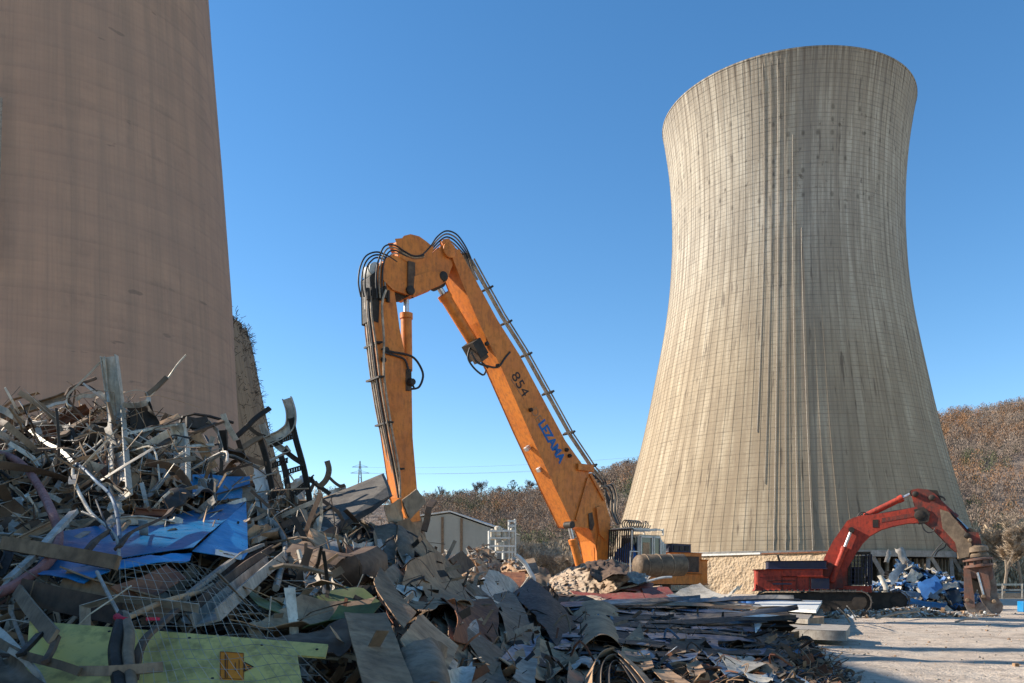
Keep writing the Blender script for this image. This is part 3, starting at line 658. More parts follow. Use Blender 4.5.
# guard rail
gr = thing('guard_rail', P(1000, 590, 95), 'long pale guard rail on the right, behind the metal jaws', 'guard rail')
a_ = Vector((P(944, 585, 95).x, 95, 0)); b_ = Vector((P(1180, 585, 95).x, 88, 0))
for zz, nm in ((1.55, 'rail'), (0.95, 'rail')):
    m_ = MB(); m_.beam(a_ + Vector((0, 0, zz)), b_ + Vector((0, 0, zz)), .08, .22); m_.build(nm, 'galv_light' if zz > 1 else 'concrete_bit', gr)
for i in range(15):
    p = a_.lerp(b_, i / 14); m_ = MB(); m_.beam(p, p + Vector((0, 0, 1.65)), .14, .14); m_.build('post', 'galv', gr)
m_ = MB(); m_.beam(a_ + Vector((0, 1, .3)), b_ + Vector((0, 1, .3)), .5, .6); tag(m_.build('low_kerb_wall', 'concrete_bit'), 'low concrete wall just behind the guard rail on the right', 'wall')

def heap(name, label, cat, cx, cy, rx, ry, h, mats, n, size, seed, flat=0.6, core='dark'):
    """a heap nobody could count: low core with broken pieces over it"""
    rn = random.Random(seed); mb = MB(); q = 34
    def hh(x, y):
        r = math.hypot((x - cx) / rx, (y - cy) / ry); 
        return h * max(0, 1 - r ** 1.5) * (0.75 + .6 * noise.noise(Vector((x * .5, y * .5, seed)))) 
    for j in range(q + 1):
        for i in range(q + 1):
            x = cx + rx * (2 * i / q - 1); y = cy + ry * (2 * j / q - 1); mb.v.append(Vector((x, y, hh(x, y) - .06)))
    for j in range(q):
        for i in range(q): a = j * (q + 1) + i; mb.f.append((a, a + 1, a + q + 2, a + q + 1)); mb.mi.append(0)
    for _ in range(n):
        r = math.sqrt(rn.random()); a = rn.random() * 2 * PI; x = cx + rx * r * math.cos(a); y = cy + ry * r * math.sin(a)
        s_ = size * rn.uniform(.4, 1.5); el = rn.uniform(1, 3.2)
        e = Matrix.Rotation(rn.random() * 6.3, 3, 'Z') @ Matrix.Rotation(rn.gauss(0, flat), 3, 'X') @ Matrix.Rotation(rn.gauss(0, flat), 3, 'Y')
        ax = [e @ Vector(k) for k in ((1, 0, 0), (0, 1, 0), (0, 0, 1))]
        mb.box((x, y, hh(x, y) + s_ * .15), (s_ * el, s_ * rn.uniform(.5, 1.2), s_ * rn.uniform(.08, .5)), ax, 1 + rn.randrange(len(mats)))
    return tag(mb.build(name, [core] + list(mats)), label, cat, kind='stuff'), hh
# ------------------------------------------------------------------ machine helpers
def plane(O, d):
    """side plane of a machine: heading d (horizontal); returns f(px,py,lat) -> point, and the lateral unit n (towards the camera)"""
    d = Vector(d).normalized(); n = Vector((-d.y, d.x, 0))
    if n.y > 0: n = -n
    c = Vector((0, 0, CZ))
    def f(px, py, lat=0.0):
        r = Vector(((px - 512) / F, 1, (HOR - py) / F)); o = O + n * lat
        return c + r * ((o - c).dot(n) / r.dot(n))
    return f, d, n
def slab(name, f, n, px, half, mat, parent, lat=0.0, bevel=0.03):
    m_ = MB(); m_.prism([f(x, y, lat + half) for x, y in px], n * (-2 * half)); return m_.build(name, mat, parent, bevel=bevel)
def ram(name, f, a, b, lat, r, frac, parent, bmat, length_rod=None):
    """hydraulic cylinder from a (barrel end) to b (rod end)"""
    A, B = f(*a, lat), f(*b, lat); C = A.lerp(B, frac); ax = (B - A).normalized(); n_ = 14
    m_ = MB(); L = (C - A).length
    m_.lathe(A, [(r * .7, 0), (r, .05), (r, L - .25), (r * 1.18, L - .24), (r * 1.18, L), (r * .6, L + .02)], ax, n_)
    o = m_.build(name, bmat, parent, smooth=40)
    m_ = MB(); m_.lathe(C, [(r * .5, -.05), (r * .5, (B - C).length)], ax, n_); m_.build('rod', 'chrome', o, smooth=40)
    m_ = MB(); s_ = ax.cross(Vector((0, 0, 1))).normalized() if abs(ax.z) < .99 else Vector((1, 0, 0))
    m_.lathe(B - s_ * r * 1.3, [(r * .9, 0), (r * .9, r * 2.6)], s_, 12); m_.build('pin_eye', 'dark', o, smooth=40)
    return o
def pin(parent, f, x, y, half, r, mat='dark', lat=0.0, n=None, name='pivot_pin'):
    A = f(x, y, lat + half + .05); B = f(x, y, lat + half + .05); m_ = MB()
    m_.lathe(A - n * (2 * half + .1), [(r, 0), (r, 2 * half + .1), (r * .75, 2 * half + .13)], n, 18); return m_.build(name, mat, parent, smooth=40)
def crawler(parent, c, d, length, height, width, shoes=46):
    """one crawler track: links as belt with shoes, rollers, frame. c = centre on ground"""
    d = Vector(d).normalized(); n = Vector((-d.y, d.x, 0)); up = Vector((0, 0, 1)); r = height / 2; L = length / 2 - r
    per = 4 * L + 2 * PI * r
    def at(s, rr=r):
        s %= per
        if s < 2 * L: return c + d * (-L + s) + up * (r + rr), d, up
        s -= 2 * L
        if s < PI * r: a = s / r; return c + d * L + up * r + (up * math.cos(a) + d * math.sin(a)) * rr, d * math.cos(a) - up * math.sin(a), up * math.cos(a) + d * math.sin(a)
        s -= PI * r
        if s < 2 * L: return c + d * (L - s) + up * (r - rr), -d, -up
        s -= 2 * L; a = s / r; return c - d * L + up * r - (up * math.cos(a) + d * math.sin(a)) * rr, -(d * math.cos(a) - up * math.sin(a)), -(up * math.cos(a) + d * math.sin(a))
    tr = MB(); st = per / shoes
    for i in range(shoes):
        p, t, o = at(i * st, r - .05); tr.box(p, (st * .93, width, .06), (t, n, o)); tr.box(p + o * .055 - t * st * .3, (.035, width, .07), (t, n, o))
    tk = tr.build('track', 'track', parent)
    m_ = MB(); pts = [at(i * per / 40, r - .11)[0] + n * (width * .22) for i in range(40)]; m_.prism(pts, -n * width * .44); m_.build('frame', 'dark', tk)
    for i in range(7):
        m_ = MB(); m_.lathe(c + d * (-L + (2 * L) * i / 6) + up * .24 - n * width * .36, [(.17, 0), (.17, width * .72)], n, 12); m_.build('roller', 'dark', tk)
    for s_ in (-1, 1):
        m_ = MB(); m_.lathe(c + d * L * s_ + up * r - n * width * .34, [(r * .6, 0), (r * .6, width * .68)], n, 18); m_.build('sprocket' if s_ < 0 else 'idler', 'dark', tk, smooth=40)
    return tk

# ------------------------------------------------------------------ orange long reach excavator
be = R(38)
O = Vector(((606 - 512) / F * 45.5, 45.5, 2.6))
fo, od, on = plane(O, (-math.cos(be), -math.sin(be), 0))
ex = thing('demolition_excavator', (O.x + 2.6, O.y + 1.2, 0), 'orange long reach demolition excavator with folded boom and blue lettering', 'excavator')
boom = slab('boom', fo, on, [(450, 250), (459, 250), (497, 320), (519, 355), (565, 441), (588, 473), (604, 499), (609, 516), (607, 540), (605, 563), (599, 563), (595, 541), (590, 528), (574, 526), (559, 495), (529, 430), (502, 368), (479, 322), (464, 286)], .60, 'orange', ex)
# boom fittings
for a_, b_ in (((590, 474), (604, 500)), ((576, 520), (588, 478))):
    m_ = MB(); m_.beam(fo(*a_, .63), fo(*b_, .63), .14, .12, on); m_.build('weld_rib', 'orange', boom)
m_ = MB(); m_.box(fo(583, 468, .5), (1.1, .5, .35), (od, on, Vector((0, 0, 1)))); m_.build('bracket', 'orange', boom, bevel=.03)
slab('cheek_plate', fo, on, [(597, 508), (603, 506), (609, 527), (606, 540), (600, 534)], .08, 'orange', boom, .68)
slab('cheek_plate', fo, on, [(589, 514), (592, 513), (594, 524), (592, 530), (590, 528)], .04, 'brown', boom, .62)
# lettering along the boom side
bd_ = (fo(565, 470, .6) - fo(515, 378, .6)).normalized(); upv = on.cross(bd_)
if upv.z < 0: upv = -upv
def txt(s, x, y, size, mat, sq=1.0, bold=.0): return text_mesh(s, size, mat, boom, fo(x, y, .606), bd_, upv, 'lettering', .006, bold, sq)
txt('854', 520, 384.5, .76, 'print_', 1.1, .0)
txt('LEZAMA', 551.5, 441.5, .70, 'printblue', .88, .03)
txt('DE', 536.5, 415, .6, 'printfaded', 1.0, .01)
m_ = MB(); m_.beam(fo(511, 379, .606), fo(524, 399, .606), .05, .012, on); m_.build('print_line', 'printfaded', boom)
for x, y in ((530, 410), (497, 366), (486, 344), (566, 450), (569, 456)):
    m_ = MB(); m_.lathe(fo(x, y, .6), [(.10, 0), (.10, .12), (.04, .2)], on, 8); m_.build('bolt', 'dark', boom)
for x, y in ((529, 447), (541, 468)):       # work lamps under the boom
    q = fo(x, y, .1); m_ = MB(); m_.box(q - upv * .12, (.22, .25, .28), (bd_, on, upv)); m_.build('work_lamp', 'chrome', boom, bevel=.03)
# pipes along the boom's upper edge
edge = [(468, 262), (480, 284), (499, 318), (521, 353), (568, 438), (590, 471), (600, 483)]
for k, (off, lt) in enumerate(((2.2, .45), (4.6, .40), (7.0, .35), (3.5, -.35))):
    m_ = MB(); m_.tube([fo(x + off * .86, y - off * .5, lt) for x, y in edge], .038, 6); m_.build('hydraulic_pipe', 'pipe', boom)
for x, y in ((503, 325), (523, 357), (545, 395), (566, 435), (588, 468), (484, 291)):
    m_ = MB(); m_.box(fo(x + 3, y - 2, .1), (.09, .8, .2), (bd_, on, upv)); m_.build('pipe_clamp', 'dark', boom)
# link (intermediate boom)
link = slab('knuckle_link', fo, on, [(384, 260), (392, 256), (404, 258), (418, 262), (430, 256), (444, 245), (450, 252), (452, 265), (446, 281), (440, 285), (428, 290), (413, 296), (393, 289), (384, 280)], .52, 'orange', ex)
slab('side_plate', fo, on, [(415, 277), (430, 272), (446, 273), (441, 284), (414, 295)], .06, 'orange', link, .57)
m_ = MB(); m_.beam(fo(411, 262, .55), fo(411, 293, .55), .35, .14, on); m_.build('seam_plate', 'brown', link)
hood = slab('pivot_cover', fo, on, [(397, 240.5), (403, 240), (405, 237.5), (411, 236), (419, 238), (426, 243), (432, 248), (430, 256), (418, 261), (407, 260), (401, 256), (400, 249)], .30, 'orange', link, .25, .08)
pin(link, fo, 444, 276, .6, .22, 'dark', n=on); pin(link, fo, 450, 250, .62, .34, 'orange', n=on); pin(link, fo, 376.5, 270, .30, .34, 'white', n=on)
pin(link, fo, 411, 290, .58, .20, 'dark', n=on)
slab('link_plate', fo, on, [(443, 240), (449, 239), (455, 252), (452, 262), (446, 254)], .12, 'orange', link, .40)
slab('link_plate', fo, on, [(393, 288), (403, 288), (411, 295), (403, 298), (395, 293)], .3, 'dark', link, .0)
# arm
arm = slab('arm', fo, on, [(377, 266), (386, 262), (392, 280), (396, 305), (399, 328), (404, 352), (411, 379), (412, 437), (417, 496), (420, 520), (408, 522), (400, 497), (390, 430), (381, 378), (375, 330), (372, 290)], .42, 'orange', ex)
slab('flank_plate', fo, on, [(371, 276), (376, 272), (379, 300), (378, 322), (372, 320)], .44, 'dark', arm)
for k, (lt, dx) in enumerate(((.55, 6), (.30, 3), (.05, 1), (-.18, -1), (-.42, -3))):
    pl = [(366 + dx * .8, 296), (367 + dx * .8, 316), (370 + dx, 345), (374 + dx, 378), (381 + dx, 420), (393 + dx * .8, 478), (397 + dx * .6, 498)]
    m_ = MB(); m_.tube(smooth_pts([fo(x, y, lt) for x, y in pl], 3), .06 if k % 2 else .045, 6); m_.build('hydraulic_pipe', ['pipe', 'rubber', 'pipe', 'galv', 'pipe'][k], arm)
m_ = MB(); m_.tube(smooth_pts([fo(x, y, .62) for x, y in [(386, 290), (382, 305), (384, 340), (384, 376), (391, 425), (399, 470), (400, 494)]], 3), .05, 6); m_.build('hydraulic_pipe', 'pipe', arm)
for x, y in ((372, 345), (374, 379), (383, 424), (394, 470)):
    m_ = MB(); m_.box(fo(x + 1, y, .1), (.26, 1.15, .08), (Vector((1, 0, 0)), on, Vector((0, 0, 1)))); m_.build('pipe_clamp', 'dark', arm)
for x, y in ((383, 360), (386, 350), (389, 425)):
    m_ = MB(); m_.lathe(fo(x, y, .42), [(.12, 0), (.12, .1)], on, 8); m_.build('bolt', 'dark', arm)
# hose bundle loops
def hose(parent, pts, lat, r=.045, mat='rubber', k=5, dl=0.0):
    n_ = len(pts); m_ = MB(); m_.tube(smooth_pts([fo(x, y, lat + dl * i / max(1, n_ - 1)) for i, (x, y) in enumerate(pts)], k), r, 6); return m_.build('hose', mat, parent, smooth=50)
for k in range(3):
    hose(arm, [(361 + 3 * k, 297), (358.5 + 3.2 * k, 283), (360 + 3.4 * k, 268), (366 + 2.5 * k, 256 + 2.6 * k), (377, 252 + 2.8 * k), (388, 256 + 2.2 * k), (397, 262)], .5 - .15 * k, .036)
for k in range(4):
    hose(arm, [(377 + 3 * k, 298), (376 + 3 * k, 280), (378 + 3 * k, 262), (384 + 2.4 * k, 247 + 2.6 * k), (394 + k, 245 + 2.8 * k), (404, 251 + 2.4 * k), (414, 256 + 1.6 * k), (424, 255 + 1.5 * k)], .62 - .05 * k, .036, ['rubber', 'pipe', 'rubber', 'galv'][k])
for k in range(5):
    hose(boom, [(398, 252 + 1.6 * k), (408, 256 + 1.6 * k), (420, 256 + 1.5 * k), (430, 247 + 2.2 * k), (437 + .4 * k, 237 + 2.8 * k), (446, 231 + 3 * k), (456 - k, 234 + 3 * k), (464 - 1.3 * k, 244 + 2 * k), (470 - 1.6 * k, 256), (473 - 1.8 * k, 266)], .55 - .1 * k, .036, 'rubber' if k % 2 == 0 else 'steel')
for k in range(4):
    hose(boom, [(462 + 1.2 * k, 256), (466 + 1.5 * k, 262), (470 + 1.2 * k, 272), (474 + 1.2 * k, 280)], .4 - .2 * k, .05, 'pipe')
for px in ((368, 300), (372, 299), (380, 300), (385, 298), (388, 302)):
    m_ = MB(); q = fo(*px, .5); m_.lathe(q, [(.08, 0), (.08, .5)], Vector((0, 0, 1)), 8); m_.build('hose_fitting', 'dark', arm)
hose(arm, [(382, 349), (392, 352), (404, 354), (414, 358), (421, 368), (423, 377), (419, 387), (412, 389)], .52, .05); hose(arm, [(383, 352), (393, 355), (404, 359), (408, 368), (411, 380), (414, 388)], .50, .045)
m_ = MB(); m_.lathe(fo(409, 383, .4), [(.16, 0), (.2, .1), (.14, .35)], on, 10); m_.build('valve_block', 'dark', arm)
m_ = MB(); m_.box(fo(408, 380, .46), (.25, .12, .95), (Vector((1, 0, 0)), on, Vector((0, 0, 1)))); m_.build('valve_block', 'brown', arm)
hose(boom, [(470, 348), (468, 358), (474, 368), (483, 375), (486, 370)], .3, .045); hose(boom, [(471, 352), (477, 362), (487, 366), (498, 367), (505, 358), (510, 352)], .62, .05); hose(boom, [(475, 350), (480, 360), (488, 368)], .4, .045)
m_ = MB(); m_.box(fo(475, 350, .2), (.8, .9, .55), (bd_, on, upv)); m_.build('valve_block', 'dark', boom)
m_ = MB(); m_.box(fo(479, 356, .3), (.5, .6, .5), (bd_, on, upv)); m_.build('valve_block', 'brown', boom)
# rams
ram('link_ram', fo, (476, 347), (437, 284), 0.0, .27, .84, ex, 'orange')
ram('arm_ram', fo, (407, 372), (406, 293), -.15, .25, .74, ex, 'orange')
# tool on the arm tip, down among the scrap
m_ = MB(); m_.prism([fo(405, 518, .3), fo(421, 518, .3), fo(426, 540, .3), fo(414, 556, .3), fo(404, 540, .3)], -on * .6); m_.build('tool_bracket', 'steel', ex, bevel=.03)
# boom lift rams
ram('lift_ram', fo, (581, 572), (569, 525), .75, .2, .7, ex, 'orange'); ram('lift_ram', fo, (602, 574), (581, 524), -.75, .2, .7, ex, 'orange')
slab('foot_plate', fo, on, [(600, 520), (610, 517), (609, 545), (606, 572), (598, 572), (597, 548)], .1, 'orange', ex, .55)
# hoses at boom foot
for k in range(5):
    hose(boom, [(600 + k, 486 + k), (607 + k * 1.5, 488 - k), (611 + 1.6 * k, 497), (611 + 1.5 * k, 512), (616 + 1.2 * k, 524)], .3 - .3 * k, .05, ['pipe', 'rubber'][k % 2])
for k in range(3): hose(boom, [(591 + 3 * k, 474 + 4 * k), (599 + 3 * k, 480), (606, 492 + 2 * k), (612, 508 + 3 * k), (618, 525)], -.5 + .3 * k, .055, 'rubber')
# superstructure, in the machine's own axes: A = cab front bottom corner nearest the camera
up = Vector((0, 0, 1)); A = P(639, 560, 43.6)
def Q(s, l, z): q = A - od * s - on * l; return Vector((q.x, q.y, z))
def hexa(s0, s1, l0, l1, z0, z1): 
    m_ = MB(); m_.prism([Q(s0, l0, z0), Q(s1, l0, z0), Q(s1, l1, z0), Q(s0, l1, z0)], (0, 0, z1 - z0)); return m_
hexa(-.3, 5.4, .05, 3.4, 1.55, 2.1).build('slew_deck', 'orange', ex, bevel=.03)
cab = hexa(0.05, 1.7, .06, 1.34, 2.12, 4.1).build('cab', 'machinegrey', ex, bevel=.06)
for s0, s1, z0, z1 in ((.14, .98, 2.95, 3.98), (1.12, 1.6, 2.95, 3.98)):
    wn_ = hexa(s0, s1, .02, .10, z0, z1).build('window', 'glass', cab)
    m_ = MB()
    for a_, b_ in ((Q(s0, 0, z0), Q(s1, 0, z0)), (Q(s0, 0, z1), Q(s1, 0, z1)), (Q(s0, 0, z0), Q(s0, 0, z1)), (Q(s1, 0, z0), Q(s1, 0, z1))): m_.beam(a_, b_, .07, .07, on)
    m_.build('frame', 'machinegrey', wn_)
m_ = hexa(.0, .07, .18, 1.22, 2.5, 3.95); m_.build('windscreen', 'glass', cab)
hexa(.3, .8, .01, .06, 3.0, 3.7).build('sun_blind', 'dusty', cab)
# guard cage in front and over the cab
cage = thing('x', (0, 0, 0), '', ''); bpy.data.objects.remove(cage)
m_ = MB()
for k in range(12): l_ = -.02 + k * .155; m_.beam(Q(-.55, l_, 2.5), Q(-.45, l_, 4.35), .05, .05)
for z_ in (2.55, 4.35): m_.beam(Q(-.5, -.05, z_), Q(-.5, 1.75, z_), .08, .08)
cg = m_.build('guard_grill', 'dark', ex)
m_ = MB()
for l_ in (0, .45, .9, 1.35): m_.beam(Q(-.5, l_, 4.38), Q(1.8, l_, 4.38), .07, .07)
for s_ in (-.5, .1, .7, 1.3, 1.8): m_.beam(Q(s_, -.05, 4.42), Q(s_, 1.4, 4.42), .07, .07)
for s_, l_ in ((1.8, 0), (1.8, 1.35), (-.5, 0)): m_.beam(Q(s_, l_, 4.1 if s_ > 0 else 2.5), Q(s_, l_, 4.4), .07, .07)
m_.build('roof_guard', 'machinegrey', ex)
m_ = MB()   # blue tarpaulin sagging behind the grill
for j in range(9):
    for i in range(9): l_ = .05 + i * .19; m_.v.append(Q(-.28 + .12 * math.sin(i * 2.1 + j * .6), l_, 2.45 + j * .17 * (1 - .45 * (i / 8) ** 1.2)))
for j in range(8):
    for i in range(8): a = j * 9 + i; m_.f.append((a, a + 1, a + 10, a + 9)); m_.mi.append(0)
b_ = len(m_.v); m_.v += [q + on * .0 - od * .03 for q in m_.v[:81]]
m_.f += [(a + 81, a + 90, a + 91, a + 82) for a in (j * 9 + i for j in range(8) for i in range(8))]; m_.mi += [0] * 64
m_.build('tarpaulin', 'tarp', ex, smooth=60)
# coiled guard rings above
pts = []
for i in range(200): t = i / 199; a = t * 2 * PI * 9; pts.append(Q(-.1 + 1.6 * t, .9, 4.66) + up * .22 * math.sin(a) + on * .3 * math.cos(a))
m_ = MB(); m_.tube(pts, .035, 5); m_.build('coiled_hose', 'pipe', ex, smooth=60)
# house behind the cab
hexa(2.0, 4.6, .15, 2.9, 2.12, 3.0).build('engine_cover', 'machinegrey', ex, bevel=.05)
eb = hexa(3.1, 5.0, .02, 3.2, 2.12, 3.25).build('engine_house', 'orange', ex, bevel=.05)
hexa(3.35, 4.7, -.02, .04, 2.2, 3.05).build('access_panel', 'brown', eb, bevel=.01)
hexa(4.9, 5.5, .0, 3.2, 1.5, 2.9).build('counterweight', 'orange', ex, bevel=.10)
gb = hexa(2.75, 4.3, .2, 1.7, 3.27, 3.72).build('cooler_box', 'navy', ex, bevel=.03)
for k in range(3): hexa(2.85 + k * .46, 3.2 + k * .46, .16, .22, 3.36, 3.62).build('louvre', 'dark', gb)
for k in range(3):
    m_ = MB(); m_.lathe(Q(1.95 + .27 * k, .35 + .1 * k, 3.0), [(.12, 0), (.12, .85 - .1 * k), (.08, .9 - .1 * k)], up, 12); m_.build('exhaust', 'galv_light', ex, smooth=40)
m_ = MB()
for a_, b_ in (((-.3, 2.3), (-.3, 3.2)), ((-.3, 3.2), (-.9, 3.2)), ((-.9, 3.2), (-.9, 2.1))): m_.tube([Q(a_[0], -.25, a_[1]), Q(b_[0], -.25, b_[1])], .035, 5)
m_.build('handrail', 'machinegrey', ex)
MB().lathe(Q(2.4, 1.7, .9), [(1.3, 0), (1.3, .66)], up, 24).build('slew_ring', 'dark', ex)
tdir = Vector((-math.cos(R(38)), -math.sin(R(38)), 0)); tn = Vector((-tdir.y, tdir.x, 0))
for s_ in (-1, 1): crawler(ex, Vector((Q(2.4, 1.7, 0).x, Q(2.4, 1.7, 0).y, 0)) + on * 1.55 * s_, od, 6.2, 1.15, .7)
m_ = MB(); m_.box(Q(2.4, 1.7, .75), (2.6, 2.6, .5), (od, on, up)); m_.build('undercarriage', 'dark', ex)

# ------------------------------------------------------------------ red excavator
ga = R(24)
O = Vector(((828 - 512) / F * 47, 47, 2.4))
fo, rd, rn_ = plane(O, (math.cos(ga), -math.sin(ga), 0))
rx = thing('red_excavator', (O.x - .2, O.y + .6, 0), 'red crawler excavator holding a hydraulic crusher to the ground', 'excavator')
def C7(pts): return [(768 + x / 4, 470 + y / 4) for x, y in pts]
rb_ = slab('boom', fo, rn_, C7([(215, 395), (228, 350), (262, 285), (318, 205), (345, 192), (372, 184), (420, 180), (500, 168), (592, 150), (612, 170), (612, 208), (560, 210), (500, 222), (452, 236), (405, 262), (375, 292), (345, 340), (318, 390), (285, 440), (268, 470), (240, 470), (232, 430)]), .36, 'red', rx)
ra_ = slab('arm', fo, rn_, C7([(573, 82), (600, 76), (638, 80), (668, 98), (700, 135), (745, 195), (800, 252), (806, 280), (790, 310), (752, 325), (728, 305), (660, 232), (622, 205), (602, 175), (586, 130)]), .30, 'redworn', rx)
ram('lift_ram', fo, C7([(252, 450)])[0], C7([(334, 240)])[0], .52, .17, .68, rx, 'red'); ram('lift_ram', fo, C7([(252, 450)])[0], C7([(334, 240)])[0], -.52, .17, .55, rx, 'red')
ram('arm_ram', fo, C7([(385, 186)])[0], C7([(578, 92)])[0], 0, .17, .80, rx, 'red')
ram('tool_ram', fo, C7([(668, 118)])[0], C7([(806, 246)])[0], .0, .19, .60, rx, 'redworn')
for q in ((334, 240), (606, 180), (590, 96), (796, 262), (655, 110)): pin(ra_ if q[0] > 500 else rb_, fo, *C7([q])[0], .42 if q[0] > 330 and q[0] < 340 else .38, .15 if q[0] != 606 else .26, 'dark', n=rn_)
slab('arm_bracket', fo, rn_, C7([(586, 160), (622, 150), (646, 175), (640, 205), (606, 212)]), .40, 'dark', ra_)
slab('arm_plate', fo, rn_, C7([(640, 80), (676, 84), (690, 118), (668, 140), (650, 118)]), .24, 'dark', ra_)
slab('wear_plate', fo, rn_, C7([(690, 160), (722, 170), (790, 250), (760, 300), (700, 232)]), .05, 'steel', ra_, .31)
m_ = MB(); m_.box(fo(*C7([(430, 214)])[0], .37), (.28, .02, .42), (rd, rn_, up)); m_.build('decal', 'print_', rb_)
m_ = MB(); m_.box(fo(*C7([(520, 190)])[0], .365), (1.6, .02, .22), ((fo(*C7([(560, 183)])[0]) - fo(*C7([(480, 197)])[0])).normalized(), rn_, up)); m_.build('faded_panel', 'redworn', rb_)
def hose7(parent, pts, lat, r=.035, mat='rubber'):
    m_ = MB(); m_.tube(smooth_pts([fo(x, y, lat) for x, y in C7(pts)], 5), r, 6); return m_.build('hose', mat, parent, smooth=50)
hose7(rb_, [(355, 190), (368, 172), (388, 170), (400, 182), (420, 178)], .2); hose7(rb_, [(360, 188), (378, 175), (396, 176), (410, 184)], 0); hose7(rb_, [(420, 180), (480, 168), (540, 158), (590, 150)], .3, .04)
hose7(rb_, [(232, 360), (250, 310), (290, 245), (330, 200), (352, 190)], .3, .04)
hose7(ra_, [(612, 205), (622, 235), (640, 250), (660, 246), (668, 232)], .35); hose7(ra_, [(700, 290), (684, 305), (664, 330), (655, 345)], .35); hose7(ra_, [(712, 292), (706, 310), (680, 325), (668, 345)], .3); hose7(ra_, [(672, 100), (700, 110), (708, 122)], .2, .05)
hose7(ra_, [(650, 100), (690, 130), (740, 180), (775, 215), (800, 245)], .25, .04)
# crusher tool
lk = slab('tool_link', fo, rn_, C7([(790, 250), (838, 250), (850, 285), (852, 305), (800, 310), (788, 285)]), .30, 'redworn', rx)
slab('tool_link_plate', fo, rn_, C7([(750, 285), (800, 262), (812, 300), (800, 345), (765, 352)]), .38, 'steel', rx)
cpx, cpy = C7([(836, 300)])[0]; tc = fo(cpx, cpy); q_ = tc.y / F / 4   # metres per crop pixel
tool = MB(); 
axis_t = (fo(*C7([(848, 420)])[0]) - fo(*C7([(832, 300)])[0])).normalized()
tool.lathe(fo(*C7([(832, 300)])[0]), [(.34, 0), (.52, .12), (.55, .35), (.42, .40), (.52, .5), (.52, .62)], axis_t, 20); tl = tool.build('rotator', 'steel', rx, smooth=35)
m_ = MB(); m_.lathe(fo(*C7([(838, 352)])[0]), [(.50, 0), (.70, .04), (.70, .12), (.56, .16), (.56, .32), (.68, .35), (.68, .46), (.45, .5)], axis_t, 24); m_.build('slew_ring', 'jaw', tl, smooth=35)
for k in range(10):
    a = k * 2 * PI / 10; u_ = axis_t.orthogonal().normalized(); v_ = axis_t.cross(u_)
    m_ = MB(); m_.lathe(fo(*C7([(838, 352)])[0]) + axis_t * .15 + (u_ * math.cos(a) + v_ * math.sin(a)) * .62, [(.04, 0), (.04, .18)], axis_t, 6); m_.build('bolt', 'dark', tl)
bodyt = slab('crusher_body', fo, rn_, C7([(788, 396), (892, 390), (898, 430), (890, 440), (874, 425), (850, 418), (830, 430), (800, 430)]), .30, 'jaw', rx, 0, .04)
slab('crusher_cheek', fo, rn_, C7([(787, 400), (806, 400), (812, 440), (824, 520), (824, 548), (800, 542), (788, 520)]), .10, 'jaw', rx, .34)
slab('crusher_cheek', fo, rn_, C7([(844, 396), (874, 394), (888, 470), (884, 520), (866, 508), (854, 450)]), .10, 'jaw', rx, .34)
slab('crusher_cheek', fo, rn_, C7([(872, 384), (896, 380), (912, 460), (918, 520), (900, 530), (888, 470)]), .12, 'jawgrey', rx, -.2)
slab('dark_gap', fo, rn_, C7([(800, 400), (880, 400), (880, 520), (850, 500), (838, 470), (822, 500), (816, 540), (800, 520)]), .08, 'dark', rx, -.05)  # dark slab standing in for the shaded gap between the cheeks
slab('jaw', fo, rn_, C7([(790, 535), (822, 545), (850, 530), (880, 560), (908, 588), (905, 606), (884, 610), (850, 602), (824, 590), (806, 570)]), .26, 'jawgrey', rx, .05, .03)
slab('jaw', fo, rn_, C7([(850, 505), (884, 510), (920, 515), (938, 540), (936, 560), (922, 578), (898, 572), (880, 552), (862, 530)]), .26, 'jawgrey', rx, -.15, .03)
for k in range(5):
    x_, y_ = 812 + k * 19, 572 + k * 8; m_ = MB(); m_.prism([fo(*C7([(x_, y_)])[0], .1), fo(*C7([(x_ + 12, y_ + 4)])[0], .1), fo(*C7([(x_ + 3, y_ + 20 - k * 2)])[0], .1)], -rn_ * .2); m_.build('tooth', 'steel', tl)
m_ = MB(); m_.tube([fo(*C7([(838, 410)])[0], .42), fo(*C7([(862, 500)])[0], .42)], .06, 8); m_.build('crusher_rod', 'chrome', tl)
for x_, y_ in ((798, 520), (862, 505), (905, 525), (846, 330), (808, 280)): pin(tl, fo, *C7([(x_, y_)])[0], .42, .10, 'steel', n=rn_)
# superstructure
A = fo(*C7([(242, 480)])[0], 1.35); rd2 = Vector((math.cos(R(14)), -math.sin(R(14)), 0)); rn2 = Vector((-rd2.y, rd2.x, 0)); rn2 = -rn2 if rn2.y > 0 else rn2
A = P(829, 590, 45.6)
def Q2(s, l, z): q = A - rd2 * s - rn2 * l; return Vector((q.x, q.y, z))
def hex2(s0, s1, l0, l1, z0, z1): return MB().prism([Q2(s0, l0, z0), Q2(s1, l0, z0), Q2(s1, l1, z0), Q2(s0, l1, z0)], (0, 0, z1 - z0))
bh = hex2(.02, 3.6, .04, 2.9, 1.2, 1.95).build('house', 'red', rx, bevel=.06)
hex2(2.4, 3.78, 0, 2.94, 1.17, 2.36).build('counterweight', 'red', rx, bevel=.12)
hex2(.3, 3.5, .12, 2.8, 1.97, 2.36).build('engine_hood', 'red', rx, bevel=.06)
hd = hex2(.1, 3.15, .2, 2.6, 2.38, 2.82).build('hood_box', 'navy', rx, bevel=.07)
hex2(-.02, .9, -.02, .03, 1.3, 1.86).build('tool_box', 'navy', bh, bevel=.02)
hex2(1.9, 2.9, -.03, .02, 1.52, 1.60).build('name_stripe', 'navy', bh)
hex2(1.7, 3.2, -.03, .02, 1.72, 1.75).build('panel_gap', 'dark', bh)
